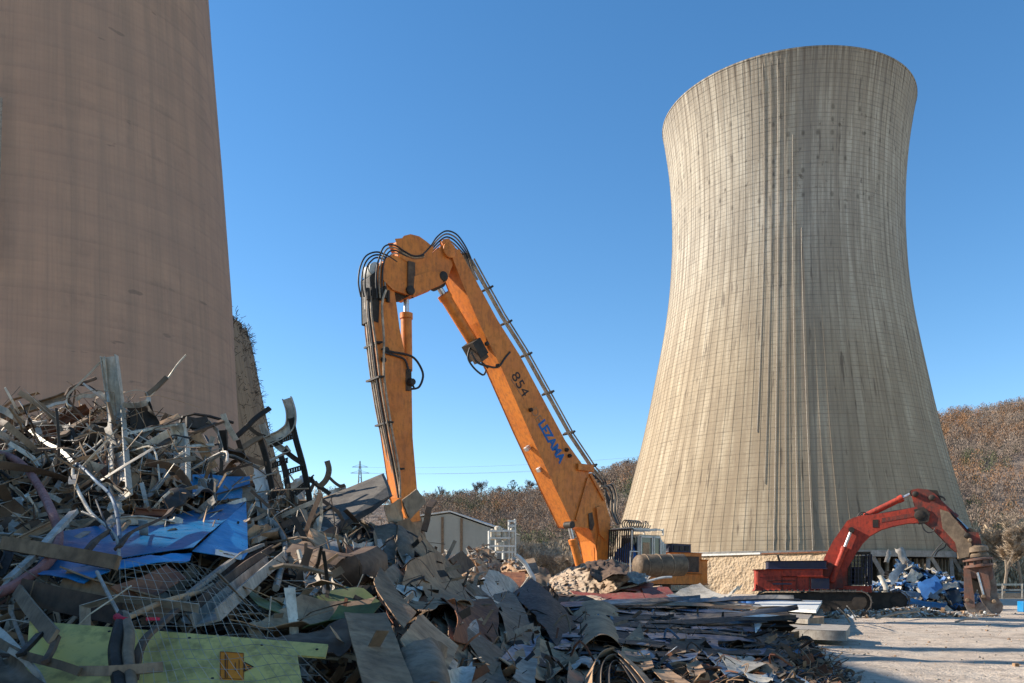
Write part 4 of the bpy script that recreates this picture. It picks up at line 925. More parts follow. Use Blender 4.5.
for s_ in (.98, 1.62, 2.38): hex2(s_, s_ + .025, -.012, .05, 1.24, 1.92).build('panel_gap', 'dark', bh)
m_ = MB(); m_.tube([Q2(2.5, .6, 2.8), Q2(2.6, .6, 3.15)], .06, 8); m_.build('exhaust', 'dark', rx)
slab('boom_mount', fo, rn_, C7([(205, 400), (250, 372), (292, 400), (300, 470), (215, 480)]), .55, 'redworn', rx)
# cab on the far side of the boom
def Q3(s, l, z): return Q2(-s, l, z)
def hex3(s0, s1, l0, l1, z0, z1): return MB().prism([Q3(s0, l0, z0), Q3(s1, l0, z0), Q3(s1, l1, z0), Q3(s0, l1, z0)], (0, 0, z1 - z0))
hex3(.6, 2.35, 1.3, 2.9, 1.1, 1.45).build('cab_base', 'red', rx, bevel=.03)
cb = hex3(1.15, 1.3, 1.35, 2.75, 1.45, 3.2).build('cab', 'dark', rx)
hex3(1.15, 2.3, 1.35, 2.75, 3.2, 3.32).build('cab_roof', 'dark', rx, bevel=.02)
for s_, l_ in ((2.22, 1.38), (2.22, 2.68), (1.2, 1.38)): hex3(s_, s_ + .09, l_, l_ + .09, 1.45, 3.2).build('cab_pillar', 'dark', cb)
hex3(1.3, 2.2, 2.70, 2.74, 1.5, 3.15).build('window', 'glass', cb)
hex3(.75, 1.15, 1.4, 2.6, 1.45, 2.6).build('rear_panel', 'redworn', cb, bevel=.03)
hex3(1.5, 1.95, 1.8, 2.3, 1.5, 2.5).build('operator_seat', 'dark', cb, bevel=.05)
m_ = MB()
for k in range(6): m_.beam(Q3(1.3 + k * .18, 1.32, 1.5), Q3(1.3 + k * .18, 1.32, 3.18), .03, .03)
for k in range(8): m_.beam(Q3(1.25, 1.31, 1.55 + k * .22), Q3(2.28, 1.31, 1.55 + k * .22), .03, .03)
m_.build('guard_grill', 'navy', cb)
m_ = MB()
for k in range(7): m_.beam(Q3(2.36, 1.4 + k * .2, 1.5), Q3(2.36, 1.4 + k * .2, 3.18), .04, .04)
for k in range(4): m_.beam(Q3(2.36, 1.35, 1.6 + k * .5), Q3(2.36, 2.75, 1.6 + k * .5), .04, .04)
m_.build('guard_grill', 'navy', cb)
und = Vector((Q2(-.6, 1.5, 0).x, Q2(-.6, 1.5, 0).y, 0)); td = Vector((math.cos(R(12)), -math.sin(R(12)), 0)); tn = Vector((-td.y, td.x, 0))
ca_ = P(812, 612, 45.2); ca_.z = 0; cb_ = P(852, 612, 47.6); cb_.z = 0
td = Vector((math.cos(R(24)), -math.sin(R(24)), 0))
crawler(rx, ca_, td, 5.9, 1.22, .75); crawler(rx, cb_, td, 5.9, 1.22, .75)
m_ = MB(); mid = ca_.lerp(cb_, .5); m_.box(mid + up * .75, (2.6, 2.2, .5), (td, Vector((-td.y, td.x, 0)), up)); m_.build('undercarriage', 'dark', rx)
MB().lathe(mid + up * .95, [(1.2, 0), (1.2, .3)], up, 24).build('slew_bearing', 'dark', rx)

# ------------------------------------------------------------------ blue drums beside the red excavator
M['bluelite'] = paint('bright blue drum paint', (0.05, 0.17, 0.42), (0.04, 0.13, 0.34), .4, 0, 3, .2, vary=.1)
def drum(px, py, d, lab, r=.30, h=.92):
    b = P(px, py, d); b.z = 0.02; root = thing('steel_drum', b, lab, 'drum', 'blue drums beside the red excavator')
    MB().lathe(b, [(r, 0), (r, .02), (r * .97, .04), (r * .97, h * .33), (r * 1.03, h * .35), (r * .97, h * .37), (r * .97, h * .65), (r * 1.03, h * .67), (r * .97, h * .69), (r * .97, h - .03), (r, h - .01), (r, h), (r * .93, h), (r * .93, h - .03)], n=20).build('drum_body', 'bluelite', root, smooth=35)
    MB().lathe(b + Vector((.12, -.1, h - .03)), [(.04, 0), (.04, .03)], n=8).build('bung', 'white', root)
    return root
drum(745, 606, 40, 'leftmost blue drum, standing nearest the grey sheets'); drum(752.5, 606, 39.4, 'blue drum standing in front, second from the left'); drum(757, 603, 41.2, 'blue drum directly under the excavator counterweight'); drum(749, 603, 41.6, 'blue drum standing behind the two front drums'); drum(764, 604, 40.8, 'rightmost blue drum beside the white sheet')
# ------------------------------------------------------------------ the scrap heap: core surface
UT = [(-700, 560, 9, 4.5, .2), (-420, 480, 10, 5, .6), (-250, 440, 11, 5, .7), (0, 432, 11, 5, .7), (60, 420, 11, 5, .7), (110, 418, 11, 5, .7), (180, 448, 11, 5, .7), (240, 485, 11.5, 5, .7), (300, 512, 12, 5, .7), (345, 512, 12, 5, .7),
      (390, 522, 12.5, 5, .7), (430, 552, 13, 5, .6), (470, 580, 15, 5, .5), (520, 596, 19, 5.5, .4), (600, 601, 23, 6.5, .3), (700, 606, 23, 8, .22), (770, 622, 20, 10, .15), (815, 648, 17, 12, .08), (850, 676, 14.5, 13, 0.0)]
def D(px, py):
    top, yc, y0, h0 = lerp_tab(UT, px); hc = CZ + (HOR - top) / F * yc
    sl_ = (hc - h0) / (yc - y0); k = (HOR - py) / F
    den = k - sl_
    if den >= -1e-6: return yc
    y = (h0 - sl_ * y0 - CZ) / den
    return max(4.2, min(yc, y))
mb = MB(); us = list(range(-700, 865, 15)); rows = [-.25, 0, .06, .12, .2, .3, .4, .5, .6, .7, .8, .9, 1.0, 1.12, 1.3, 1.6]
for t in rows:
    for u in us:
        top, yc, y0, h0 = lerp_tab(UT, u); hc = CZ + (HOR - top) / F * yc
        y = y0 + (yc - y0) * t; h = h0 + (hc - h0) * t if 0 <= t <= 1 else (h0 - .8 * (1 + h0) if t < 0 else hc * (1 - (t - 1) / .6 * 1.1))
        x = (u - 512) / F * y
        h += .10 * noise.noise(Vector((x * 1.2, y * 1.2, 0))) - .10
        mb.v.append(Vector((x, y, h)))
nx = len(us); mb.f = [(j * nx + i, j * nx + i + 1, (j + 1) * nx + i + 1, (j + 1) * nx + i) for j in range(len(rows) - 1) for i in range(nx - 1)]; mb.mi = [0] * len(mb.f)
heapcore = paint('dark crushed scrap', (0.035, 0.03, 0.026), (0.015, 0.013, 0.012), .9, 0, 6, .3, vary=0)
tag(mb.build('scrap_bed', heapcore, origin=(0, 0, 0)), 'dark crushed bed of the foreground scrap heap', 'scrap heap', kind='stuff')

def V3(p, off=0.0):
    """(px,py[,off]) on the heap, off metres nearer the camera"""
    o = p[2] if len(p) > 2 else off
    return P(p[0], p[1], D(p[0], p[1]) - o)
def sheet_mesh(mb, c, th=.004, curl=(0, 0), crumple=.03, n=(10, 10), seed=0, ragged=0.0, mi=0):
    """c: 4 world corners in order; a thin plate with real thickness, bent and crumpled"""
    nu, nv = n; a, b, c_, d = c; nrm = (b - a).cross(d - a)
    if nrm.length < 1e-9: return
    nrm.normalize(); sz = max((b - a).length, (d - a).length); fr = []
    e1 = (b - a).normalized(); e2 = nrm.cross(e1)
    for j in range(nv + 1):
        for i in range(nu + 1):
            u, v = i / nu, j / nv
            p = (a * (1 - u) + b * u) * (1 - v) + (d * (1 - u) + c_ * u) * v
            q = p + Vector((seed * 7.3, seed * 3.1, seed * 1.7))
            p2 = p + nrm * (curl[0] * 4 * u * (1 - u) + curl[1] * 4 * v * (1 - v) + crumple * (noise.noise(q * (2.2 / sz) ) * 1.6 + noise.noise(q * (6 / sz)) * .6))
            if ragged:
                ed = 1 if (i in (0, nu) or j in (0, nv)) else .25
                p2 += (e1 * noise.noise(q * 9 / sz + Vector((9, 0, 0))) + e2 * noise.noise(q * 9 / sz)) * ragged * ed
            fr.append(p2)
    m = (nu + 1) * (nv + 1); B = len(mb.v); mb.v += fr + [p - nrm * th for p in fr]
    W = nu + 1; fs = []
    for j in range(nv):
        for i in range(nu):
            k = j * W + i; fs.append((k, k + 1, k + W + 1, k + W)); fs.append((k + m, k + W + m, k + W + 1 + m, k + 1 + m))
    for i in range(nu): k = i; fs.append((k, k + m, k + 1 + m, k + 1)); k = nv * W + i; fs.append((k, k + 1, k + 1 + m, k + m))
    for j in range(nv): k = j * W; fs.append((k, k + W, k + W + m, k + m)); k = j * W + nu; fs.append((k, k + m, k + W + m, k + W))
    mb.f += [tuple(x + B for x in f) for f in fs]; mb.mi += [mi] * len(fs)
PROFS = {
    'flat': lambda w_, t: [(-w_ / 2, -t / 2), (w_ / 2, -t / 2), (w_ / 2, t / 2), (-w_ / 2, t / 2)],
    'angle': lambda w_, t: [(-w_ / 2, 0), (w_ / 2, 0), (w_ / 2, t), (-w_ / 2 + t, t), (-w_ / 2 + t, w_), (-w_ / 2, w_)],
    'channel': lambda w_, t: [(-w_ / 2, -w_ * .25), (w_ / 2, -w_ * .25), (w_ / 2, w_ * .25), (w_ / 2 - t, w_ * .25), (w_ / 2 - t, -w_ * .25 + t), (-w_ / 2 + t, -w_ * .25 + t), (-w_ / 2 + t, w_ * .25), (-w_ / 2, w_ * .25)],
    'tube': lambda w_, t: [(w_ / 2 * math.cos(k * PI / 4), w_ / 2 * math.sin(k * PI / 4)) for k in range(8)],
}
def cat_of(name): return {'steel_sheet': 'scrap sheet', 'metal_strip': 'scrap strip', 'steel_channel': 'steel beam', 'metal_rod': 'metal rod', 'hose': 'hose'}.get(name, name.replace('_', ' '))
def sheet(label, c, mat='dusty', off=.25, th=.005, curl=(0, 0), cr=.03, n=(12, 12), rg=0.0, name='steel_sheet', group=None, seed=None, cat=None):
    m_ = MB(); sheet_mesh(m_, [V3(p, off) for p in c], th, curl, cr, n, seed if seed is not None else len(label), rg)
    return tag(m_.build(name, mat, smooth=35), label, cat or cat_of(name), group)
def strip(label, pts, w_=.06, mat='galv', off=.35, prof='flat', t=.006, up=(0, -1, .2), k=5, twist=0.0, name='metal_strip', group=None, cat=None):
    m_ = MB(); m_.sweep(smooth_pts([V3(p, off) for p in pts], k), PROFS[prof](w_, t), Vector(up), twist=twist)
    return tag(m_.build(name, mat, smooth=45 if prof == 'tube' or k > 2 else None), label, cat or cat_of(name), group)

# --- left crest: posts, ribbons, rods
strip('tall upright galvanised channel standing out of the tangle on the left', [(109, 356, .5), (113, 385, .5), (117, 420, .55), (119, 460, .5), (121, 496, .45)], .19, 'galv_light', prof='channel', t=.012, k=3, name='steel_channel')
strip('bright strip folding down left from the top of the tall upright channel', [(105, 357, .5), (92, 371, .5), (78, 385, .5), (68, 395, .5), (67, 404, .5), (72, 408, .5)], .07, 'galv_light', t=.02, k=3, up=(0, -.3, 1))
strip('long flat bar running along the left side of the tall channel', [(104, 357, .52), (108, 395, .52), (111, 430, .52), (112, 470, .5)], .03, 'galv_light', t=.03)
strip('short upright channel capped by a level arm, right of the tall one', [(177, 424, .5), (181, 440, .5), (182, 462, .5), (182, 482, .45)], .17, 'galv_light', prof='channel', t=.012, k=3, name='steel_channel')
strip('level pale arm running left from the short upright channel', [(124, 434, .5), (150, 429, .52), (177, 424, .52)], .05, 'galv_light', t=.03, up=(0, 0, 1))
strip('thin bright rod pointing up right against the brown chimney', [(148, 398, .3), (158, 388, .3), (168, 378, .3), (178, 364, .35), (186, 355, .4)], .022, 'galv_light', prof='tube', name='metal_rod')
strip('thicker split bar alongside the thin rod on the crest', [(146, 396, .3), (156, 388, .3), (167, 377, .3)], .06, 'steel', t=.02)
strip('pale strip looping round just under the thin rod', [(124, 393, .4), (136, 390, .35), (147, 393, .3), (148, 401, .35), (138, 405, .4), (124, 405, .4)], .07, 'galv', t=.008, up=(0, -.2, 1))
strip('pale ribbon hooking over to the left of the tall channel', [(76, 400, .4), (82, 396, .4), (92, 396, .4), (100, 393, .4), (105, 400, .4)], .05, 'galv_light', t=.01)
strip('wavy pale ribbon sloping down across the left tangle', [(30, 430, .6), (38, 437, .6), (48, 444, .6), (60, 450, .6), (68, 457, .6), (74, 464, .6)], .04, 'galv_light', t=.02)
strip('pale ribbon dropping from the wavy one into the dark', [(74, 464, .6), (73, 475, .6), (77, 488, .6), (83, 500, .6), (90, 512, .62), (96, 518, .6)], .035, 'galv_light', prof='tube')
strip('blue grey cable dropping right of the pale ribbon', [(74, 462, .62), (85, 470, .62), (97, 482, .62), (108, 492, .62), (114, 503, .62), (118, 520, .62), (120, 540, .65)], .035, 'bluepale', prof='tube', name='cable')
strip('curved pale strip bowing from the tall channel down left', [(111, 415, .55), (108, 430, .55), (100, 442, .55), (90, 450, .55), (76, 457, .55)], .04, 'galv_light', t=.012)
strip('second curved strip beside the bowing one, a little lower', [(112, 422, .5), (110, 436, .5), (100, 450, .5), (86, 460, .5), (72, 466, .5)], .035, 'galv', t=.012)
strip('thin wire stretched level in front of the channels', [(62, 472, .6), (90, 458, .62), (115, 447, .65), (150, 447, .6), (200, 452, .55), (222, 448, .5)], .014, 'galv_light', prof='tube', name='wire')
strip('straight thin rod leaning left near the left edge of the crest', [(19, 401, .3), (26, 412, .35), (34, 424, .4), (42, 432, .4)], .018, 'galv', prof='tube', name='metal_rod')
strip('faded red hose arching down from the left edge', [(-10, 453, .9), (8, 456, .9), (24, 466, .9), (38, 485, .95), (50, 508, 1.0), (58, 530, 1.0), (56, 550, 1.0), (44, 566, 1.0), (28, 577, 1.0), (10, 588, 1.0), (-10, 596, 1)], .075, 'hosered', prof='tube', k=6, name='hose')
strip('pale twin strip crossing over the red hose', [(74, 512, 1.1), (60, 527, 1.1), (44, 545, 1.1), (30, 560, 1.1), (8, 580, 1.1)], .07, 'galv', t=.03)
strip('rusty channel sloping up behind the wavy ribbon', [(44, 432, .35), (60, 424, .35), (76, 414, .35), (88, 408, .3)], .12, 'rust', prof='channel', t=.012, k=1, name='steel_channel')
strip('tan broken lath lying on the rusty channel', [(62, 436, .5), (74, 426, .5), (90, 417, .45)], .10, 'wood', t=.03, k=1)
strip('second rusty bar lower on the left crest', [(50, 440, .4), (70, 432, .4), (92, 418, .4)], .06, 'rust', t=.04, k=1)
strip('long dull bar along the very left of the crest', [(0, 417, .3), (30, 408, .3), (56, 400, .3), (66, 396, .3)], .10, 'steel', prof='channel', t=.01, k=1, name='steel_channel')
strip('light bar below the long dull bar on the left crest', [(40, 410, .4), (56, 404, .4), (66, 402, .4)], .04, 'galv_light', t=.02, k=1)
strip('thick horizontal conduit running off at the left edge', [(-6, 436, .5), (14, 430, .5), (34, 424, .5), (48, 422, .5)], .06, 'galv', prof='tube', k=2)
strip('light strip with a turned up end at the left edge', [(-6, 452, .9), (6, 452, .9), (11, 450, .9), (12, 444, .9)], .04, 'galv_light', t=.02)
strip('dark fallen post on the crest by the chimney foot', [(186, 422, .3), (196, 424, .3), (208, 422, .3)], .14, 'dark', t=.06, k=1)
strip('long bar sloping up from the short channel to the ladder frame', [(150, 452, .4), (175, 437, .4), (200, 430, .4), (223, 421, .4)], .08, 'brown', t=.03, k=1)
strip('pale broken stub at the top end of the long sloping bar', [(223, 414, .42), (225, 420, .42), (229, 428, .42), (236, 440, .4)], .07, 'galv_light', t=.02, k=1)
strip('dark diagonal bar crossing behind the short channel', [(190, 420, .3), (197, 434, .3), (202, 446, .3)], .07, 'dark', t=.03, k=1)
strip('pale horizontal bar at the middle of the crest', [(176, 449, .5), (195, 446, .5), (214, 445, .5)], .04, 'galv_light', t=.02, k=1)
strip('grey plank lying in a cradle below the short channel', [(196, 434, .45), (206, 455, .45), (214, 468, .45)], .12, 'dusty', t=.02, k=1)
strip('grey strut leaning left under the level pale arm', [(140, 448, .45), (155, 462, .45), (168, 478, .45)], .07, 'galv', t=.02, k=1)
strip('wide bent strip with pale edge under the level arm', [(128, 452, .5), (140, 440, .5), (152, 430, .5)], .10, 'steel', t=.01, k=1)
strip('curled black cage strip at the chimney foot', [(222, 430, .4), (224, 452, .4), (240, 456, .4), (246, 462, .4)], .12, 'dark', prof='channel', t=.01, k=1)
sheet('fan of dark slatted ribs on the crest under the thin rod', [(128, 408), (150, 402), (160, 424), (132, 428)], 'dark', .35, .01, (.05, 0), .03, (6, 6), .02)
# --- the broken ladder frame against the sky
lad = thing('cable_ladder', V3((290, 500), .2), 'twisted dark cable ladder standing up against the sky', 'cable ladder')
def lp(px, py, o=.2): return P(px, py, 11.6 - o)
def lrail(nm, pts, w_, mat='dark', k=4):
    m_ = MB(); m_.sweep(smooth_pts([lp(*p) for p in pts], k), PROFS['channel'](w_, .012), Vector((0, -1, 0))); return m_.build(nm, mat, lad)
lrail('side_rail', [(291, 418), (296, 440), (303, 465), (308, 490), (311, 512)], .075); lrail('side_rail', [(281, 456), (285, 470), (288, 488), (291, 506)], .075)
lrail('side_rail', [(260, 438), (266, 458), (270, 478), (275, 500), (280, 512)], .075); lrail('bent_rail', [(287, 398), (291, 412), (290, 426), (282, 434), (274, 438), (266, 442)], .13, 'galv')
lrail('bent_rail', [(262, 424), (267, 436), (276, 444), (284, 450), (289, 448)], .09, 'galv'); lrail('brace', [(284, 450), (294, 458), (302, 463)], .07)
for a, b in (((279, 441), (294, 436)), ((272, 466), (288, 460)), ((287, 472), (304, 467)), ((290, 498), (308, 484)), ((270, 445), (283, 441)), ((291, 495), (314, 477))):
    m_ = MB(); A_, B_ = lp(*a), lp(*b)
    for s_ in (-1, 1): m_.beam(A_ + Vector((0, 0, .028 * s_)), B_ + Vector((0, 0, .028 * s_)), .02, .015)
    for i in range(7): q = A_.lerp(B_, (i + .5) / 7); m_.beam(q - Vector((0, 0, .03)), q + Vector((0, 0, .03)), .03, .014)
    m_.build('rung', 'dark', lad)
for pts, w_, mt, lb in ([[(236, 437), (246, 428), (256, 418), (270, 408)], .06, 'dark', 'dark perforated bar pointing up right beside the cable ladder'], [[(246, 424), (256, 433), (266, 437)], .05, 'dark', 'short dark bar crossing the perforated bar'], [[(237, 452), (250, 443), (262, 436)], .07, 'steel', 'grey bar leaning into the cable ladder from the left'],
                        [[(226, 448), (242, 456), (262, 463), (270, 464)], .06, 'brown', 'brown bar crossing in front of the ladder foot'], [[(268, 462), (280, 456), (290, 451)], .03, 'galv_light', 'bright bent strip hanging on the cable ladder'],
                        [[(238, 440), (243, 455), (247, 462)], .06, 'dark', 'dark short upright left of the cable ladder'], [[(308, 478), (320, 487), (330, 494)], .06, 'dark', 'dark perforated bar right of the cable ladder foot'], [[(310, 492), (316, 482), (322, 500)], .04, 'steel', 'bent thin bar right of the cable ladder foot'],
                        [[(327, 461), (329, 470), (326, 480), (318, 488)], .075, 'steel', 'hooked grey bar sticking up right of the cable ladder'], [[(328, 476), (334, 482), (340, 486), (345, 485)], .04, 'brown', 'brown twisted scrap beside the hooked grey bar']):
    strip(lb, [(p[0], p[1], .3) for p in pts], w_, mt, t=.03, k=4)
sheet('white crumpled sheet shining behind the cable ladder foot', [(288, 484), (304, 474), (305, 505), (292, 508)], 'white', -.2, .01, (.05, 0), .06, (8, 8), .03)
sheet('white bulging fragment right of the hooked grey bar', [(326, 492), (345, 484), (347, 492), (330, 500)], 'white', .1, .02, (.05, .04), .05, (8, 6), .03)
sheet('white torn sheet lit at the ladder foot', [(254, 472), (268, 466), (272, 492), (254, 500)], 'white', .15, .01, (.04, 0), .08, (8, 8), .04)
sheet('grey crumpled strip hanging below the torn white sheet', [(253, 494), (267, 492), (268, 527), (258, 528)], 'galv', .35, .006, (.05, 0), .06, (6, 12), .02)

# --- blue pieces
bl = thing('blue_housing', V3((140, 560), .9), 'large blue sheet metal housing lying on its side, with a white label', 'machine housing')
def bsheet(nm, c, mat, th=.006, cr=.015, rg=0, n=(14, 10), curl=(0, 0)):
    m_ = MB(); sheet_mesh(m_, [V3(p) for p in c], th, curl, cr, n, 4, rg); return m_.build(nm, mat, bl, smooth=35)
bsheet('top_panel', [(60, 532, .75), (246, 502, .75), (192, 552, 1.0), (30, 572, 1.0)], 'blue', cr=.05)
fp_ = bsheet('end_panel', [(192, 552, 1.0), (246, 502, .75), (248, 553, 1.1), (243, 560, 1.15)], 'blue', cr=.012)
bsheet('front_panel', [(30, 572, 1.0), (115, 562, 1.01), (110, 572, 1.05), (84, 583, 1.1)], 'blue', cr=.02)
bsheet('lower_lip', [(115, 562, 1.01), (192, 552, 1.0), (190, 560, 1.02), (118, 568, 1.05)], 'blue', cr=.02)
m_ = MB(); lc = [V3((215.5, 549, 1.16)), V3((242, 554.5, 1.19)), V3((240.5, 560, 1.20)), V3((215, 554.5, 1.17))]; m_.prism(lc, Vector((0, .012, 0))); lb_ = m_.build('label_plate', 'white', bl)
xd = (lc[1] - lc[0]).normalized(); yd = (lc[0] - lc[3]).normalized(); nn_ = xd.cross(yd)
if nn_.y > 0: nn_ = -nn_
m_ = MB(); c0 = lc[0].lerp(lc[2], .22); m_.add([c0 + (xd * math.cos(a) * 1.7 + yd * math.sin(a)) * .013 + nn_ * .006 for a in [2 * PI * i / 16 for i in range(16)]], [tuple(range(16))]); m_.build('label_emblem', 'printyellow', lb_)
text_mesh('METAL', .036, 'print_', lb_, lc[0].lerp(lc[2], .53) + nn_ * .006, xd, yd, 'lettering', .001, .001)
sheet('blue housing panel lying higher up below the short channel', [(190, 474), (250, 476), (250, 497), (193, 496)], 'blue', .55, .006, (.03, 0), .03, (12, 8), .0)
strip('black upright bar in front of the higher blue panel', [(209, 474, .7), (211, 486, .7), (214, 500, .7)], .07, 'dark', t=.02, k=1)
strip('dark diagonal bar over the higher blue panel', [(214, 495, .72), (232, 490, .72), (252, 484, .72)], .06, 'dark', t=.02, k=1)
strip('flat grey beam lying across the blue housing', [(3, 543, 1.25), (40, 549, 1.25), (80, 556, 1.25), (118, 563, 1.25)], .10, 'dusty', t=.04, k=1)
strip('brown twisted strip over the blue housing', [(118, 548, 1.3), (130, 533, 1.2), (150, 524, 1.15), (166, 516, 1.1), (172, 509, 1.1)], .06, 'brown', t=.02)
strip('brown bar leaning left over the blue housing', [(86, 552, 1.3), (96, 540, 1.2), (108, 532, 1.15)], .06, 'brown', t=.03, k=1)
strip('wiry branch of cable forking over the blue housing', [(82, 512, 1.2), (96, 518, 1.15), (108, 528, 1.15), (117, 540, 1.2), (119, 558, 1.3)], .025, 'galv', prof='tube', name='cable')
strip('thin cable crossing down the middle of the blue housing', [(96, 500, 1.0), (104, 520, 1.15), (114, 540, 1.2)], .018, 'rubber', prof='tube', name='cable')
strip('dusty orange brown bracket under the blue housing', [(120, 595, 1.1), (150, 585, 1.1), (176, 572, 1.1)], .16, 'rust', t=.02, k=1)

# --- green cabinet panel with warning sticker
gp = thing('green_panel', V3((170, 668), .6), 'flat yellow green cabinet panel with an orange warning sticker, bottom left', 'cabinet panel')
c4 = [P(24, 620, 4.95), P(328, 644, 4.85), P(330, 700, 4.35), P(20, 700, 4.35)]
def gpt(px, py, e=.004):      # a point on the panel plane
    nrm = (c4[1] - c4[0]).cross(c4[3] - c4[0]).normalized(); nrm = -nrm if nrm.y > 0 else nrm
    r = Vector(((px - 512) / F, 1, (HOR - py) / F)); c = Vector((0, 0, CZ)); return c + r * ((c4[0] - c).dot(nrm) / r.dot(nrm)) + nrm * e, nrm
pn = gpt(0, 0)[1]
m_ = MB(); m_.prism([gpt(*q)[0] for q in [(30, 621.5), (328, 645), (325, 657.5), (297, 655.5), (303, 690), (304, 720), (22, 720)]], -pn * .012); m_.build('panel', 'green', gp, bevel=.002)
m_ = MB(); m_.prism([gpt(x, y, .006)[0] for x, y in [(220, 652.5), (244, 654), (244, 681), (220, 680)]], -pn * .002); st_ = m_.build('warning_sticker', 'sticker', gp)
m_ = MB(); 
for x, y0, y1, w_ in ((225.5, 656, 679, .006), (227.5, 656, 679, .003), (235.5, 664, 672, .004), (239.3, 661, 676, .003)):
    m_.beam(gpt(x, y0, .009)[0], gpt(x, y1, .009)[0], w_, .002, pn)
for a, b in (((220.6, 653), (243.6, 654.4)), ((243.6, 654.4), (243.6, 680.6)), ((220.6, 679.6), (243.6, 680.6)), ((220.6, 653), (220.6, 679.6))): m_.beam(gpt(*a, .009)[0], gpt(*b, .009)[0], .0022, .002, pn)
m_.build('sticker_print', 'printbrown', st_)
m_ = MB(); m_.prism([gpt(x, y, .006)[0] for x, y in [(244.3, 663.5), (253.5, 668), (244.3, 672.5)]], -pn * .002); tri = m_.build('warning_triangle', 'sticker', gp)
m_ = MB()
for a, b in (((244.6, 663.5), (253.5, 668)), ((253.5, 668), (244.6, 672.5)), ((244.8, 672.5), (244.8, 663.5)), ((247, 668), (250.3, 668))): m_.beam(gpt(*a, .009)[0], gpt(*b, .009)[0], .0055, .002, pn)
m_.build('triangle_outline', 'print_', tri)
for x, y in ((109.5, 632), (189.5, 638.5), (262, 645.5), (317, 650), (212.5, 679)):
    m_ = MB(); m_.lathe(gpt(x, y, .0)[0], [(.009, 0), (.009, .006), (.005, .008)], pn, 8); m_.build('rivet', 'print_', gp)
# wire mesh over it
wm = MB()
def mp(u, v):
    a, b, c, d = (128, 566), (230, 578), (335, 690), (118, 650)
    x = (a[0] * (1 - u) + b[0] * u) * (1 - v) + (d[0] * (1 - u) + c[0] * u) * v; y = (a[1] * (1 - u) + b[1] * u) * (1 - v) + (d[1] * (1 - u) + c[1] * u) * v
    x += 9 * noise.noise(Vector((u * 3, v * 3, 2))); y += 8 * noise.noise(Vector((u * 3, v * 3, 6)))
    return P(x, y, min(D(x, y), 5.6 if y < 600 else 4.95 + .3 * 0) - (1.0 if y < 612 else .22) + .10 * noise.noise(Vector((u * 4, v * 4, 1))))
def mp2(u, v):
    a, b, c, d = (120, 560), (225, 570), (345, 700), (150, 715)
    x = (a[0] * (1 - u) + b[0] * u) * (1 - v) + (d[0] * (1 - u) + c[0] * u) * v; y = (a[1] * (1 - u) + b[1] * u) * (1 - v) + (d[1] * (1 - u) + c[1] * u) * v
    x += 10 * noise.noise(Vector((u * 2.5, v * 2.5, 2))); y += 9 * noise.noise(Vector((u * 2.5, v * 2.5, 6)))
    return P(x, y, 4.62 - .55 * v + .08 * noise.noise(Vector((u * 4, v * 4, 1))))
for i in range(17): wm.tube([mp2((i + .3 * noise.noise(Vector((i * 1.7, 0, 0)))) / 16, j / 30) for j in range(31)], .0015, 3)
for j in range(15): wm.tube([mp2(i / 30, (j + .3 * noise.noise(Vector((j * 1.7, 5, 0)))) / 14) for i in range(31)], .0015, 3)
tag(wm.build('wire_mesh', 'galv'), 'warped light wire mesh draped over the green panel', 'wire mesh')
# strips round the green panel
strip('long dark beam lying above the green panel', [(60, 577, 1.0), (90, 589, 1.0), (130, 600, 1.0), (170, 612, 1.0)], .14, 'dusty', prof='channel', t=.012, k=1, name='steel_channel')
strip('brown plank behind the green panel, left', [(20, 590, .9), (60, 600, .9), (118, 612, .9)], .16, 'brown', t=.03, k=1)
strip('grey bent bracket in front of the green panel, left', [(17, 590, 1.0), (30, 608, 1.25), (45, 626, 1.4), (54, 637, 1.5)], .085, 'steel', t=.02, k=3)
strip('thin bar down the left of the green panel', [(40, 634, 1.4), (30, 645, 1.4), (20, 655, 1.4)], .04, 'dark', t=.02, k=1)
strip('short strut below the grey bent bracket', [(57, 637, 1.45), (52, 650, 1.4), (45, 662, 1.4)], .035, 'brown', t=.02, k=1)
strip('long dark strip snaking across the lower left', [(-5, 640, 1.3), (12, 650, 1.3), (30, 657, 1.35), (60, 665, 1.35), (80, 672, 1.3)], .045, 'steel', t=.02)
strip('pale splinter curving to the bottom edge', [(10, 650, 1.3), (25, 660, 1.3), (38, 675, 1.2), (45, 690, 1.1)], .03, 'galv', t=.02)
sheet('large dark curved sheet at the lower left corner', [(-10, 640), (10, 655), (50, 690), (-10, 700)], 'steel', 1.2, .006, (.05, .03), .04, (10, 8), .02)
strip('weathered timber lath across the green panel', [(80, 671, 1.25), (110, 671, 1.3), (140, 669, 1.3), (163, 667, 1.3)], .05, 'wood', t=.025, k=1)
strip('dark bundle of cable hanging in front of the green panel', [(123, 615, 1.4), (118, 635, 1.4), (115, 655, 1.3), (120, 690, 1.2)], .07, 'dark', prof='tube', name='cable')
strip('second cable of the dark bundle, to its right', [(124, 615, 1.42), (129, 635, 1.42), (128, 655, 1.32), (132, 690, 1.2)], .06, 'steel', prof='tube', name='cable')
strip('dusty strap curving down right of the cable bundle', [(176, 610, 1.3), (160, 625, 1.35), (146, 638, 1.35), (138, 655, 1.3), (134, 680, 1.1)], .045, 'brown', t=.02)
strip('dusty twisted pipe bent to the crimson joint', [(121, 620, 1.4), (140, 612, 1.35), (160, 603, 1.3), (180, 597, 1.25), (200, 592, 1.2), (213, 585, 1.2)], .035, 'dusty', prof='tube', k=5)
strip('small crimson rag at the joint above the green panel', [(117, 618, 1.42), (122, 620, 1.45), (128, 621, 1.42)], .06, 'redtape', prof='tube', k=2, name='rag') if False else None
M['redtape'] = paint('crimson tape', (0.5, 0.03, 0.06), (0.35, 0.02, 0.04), .6, 0, 5, .1, vary=0)
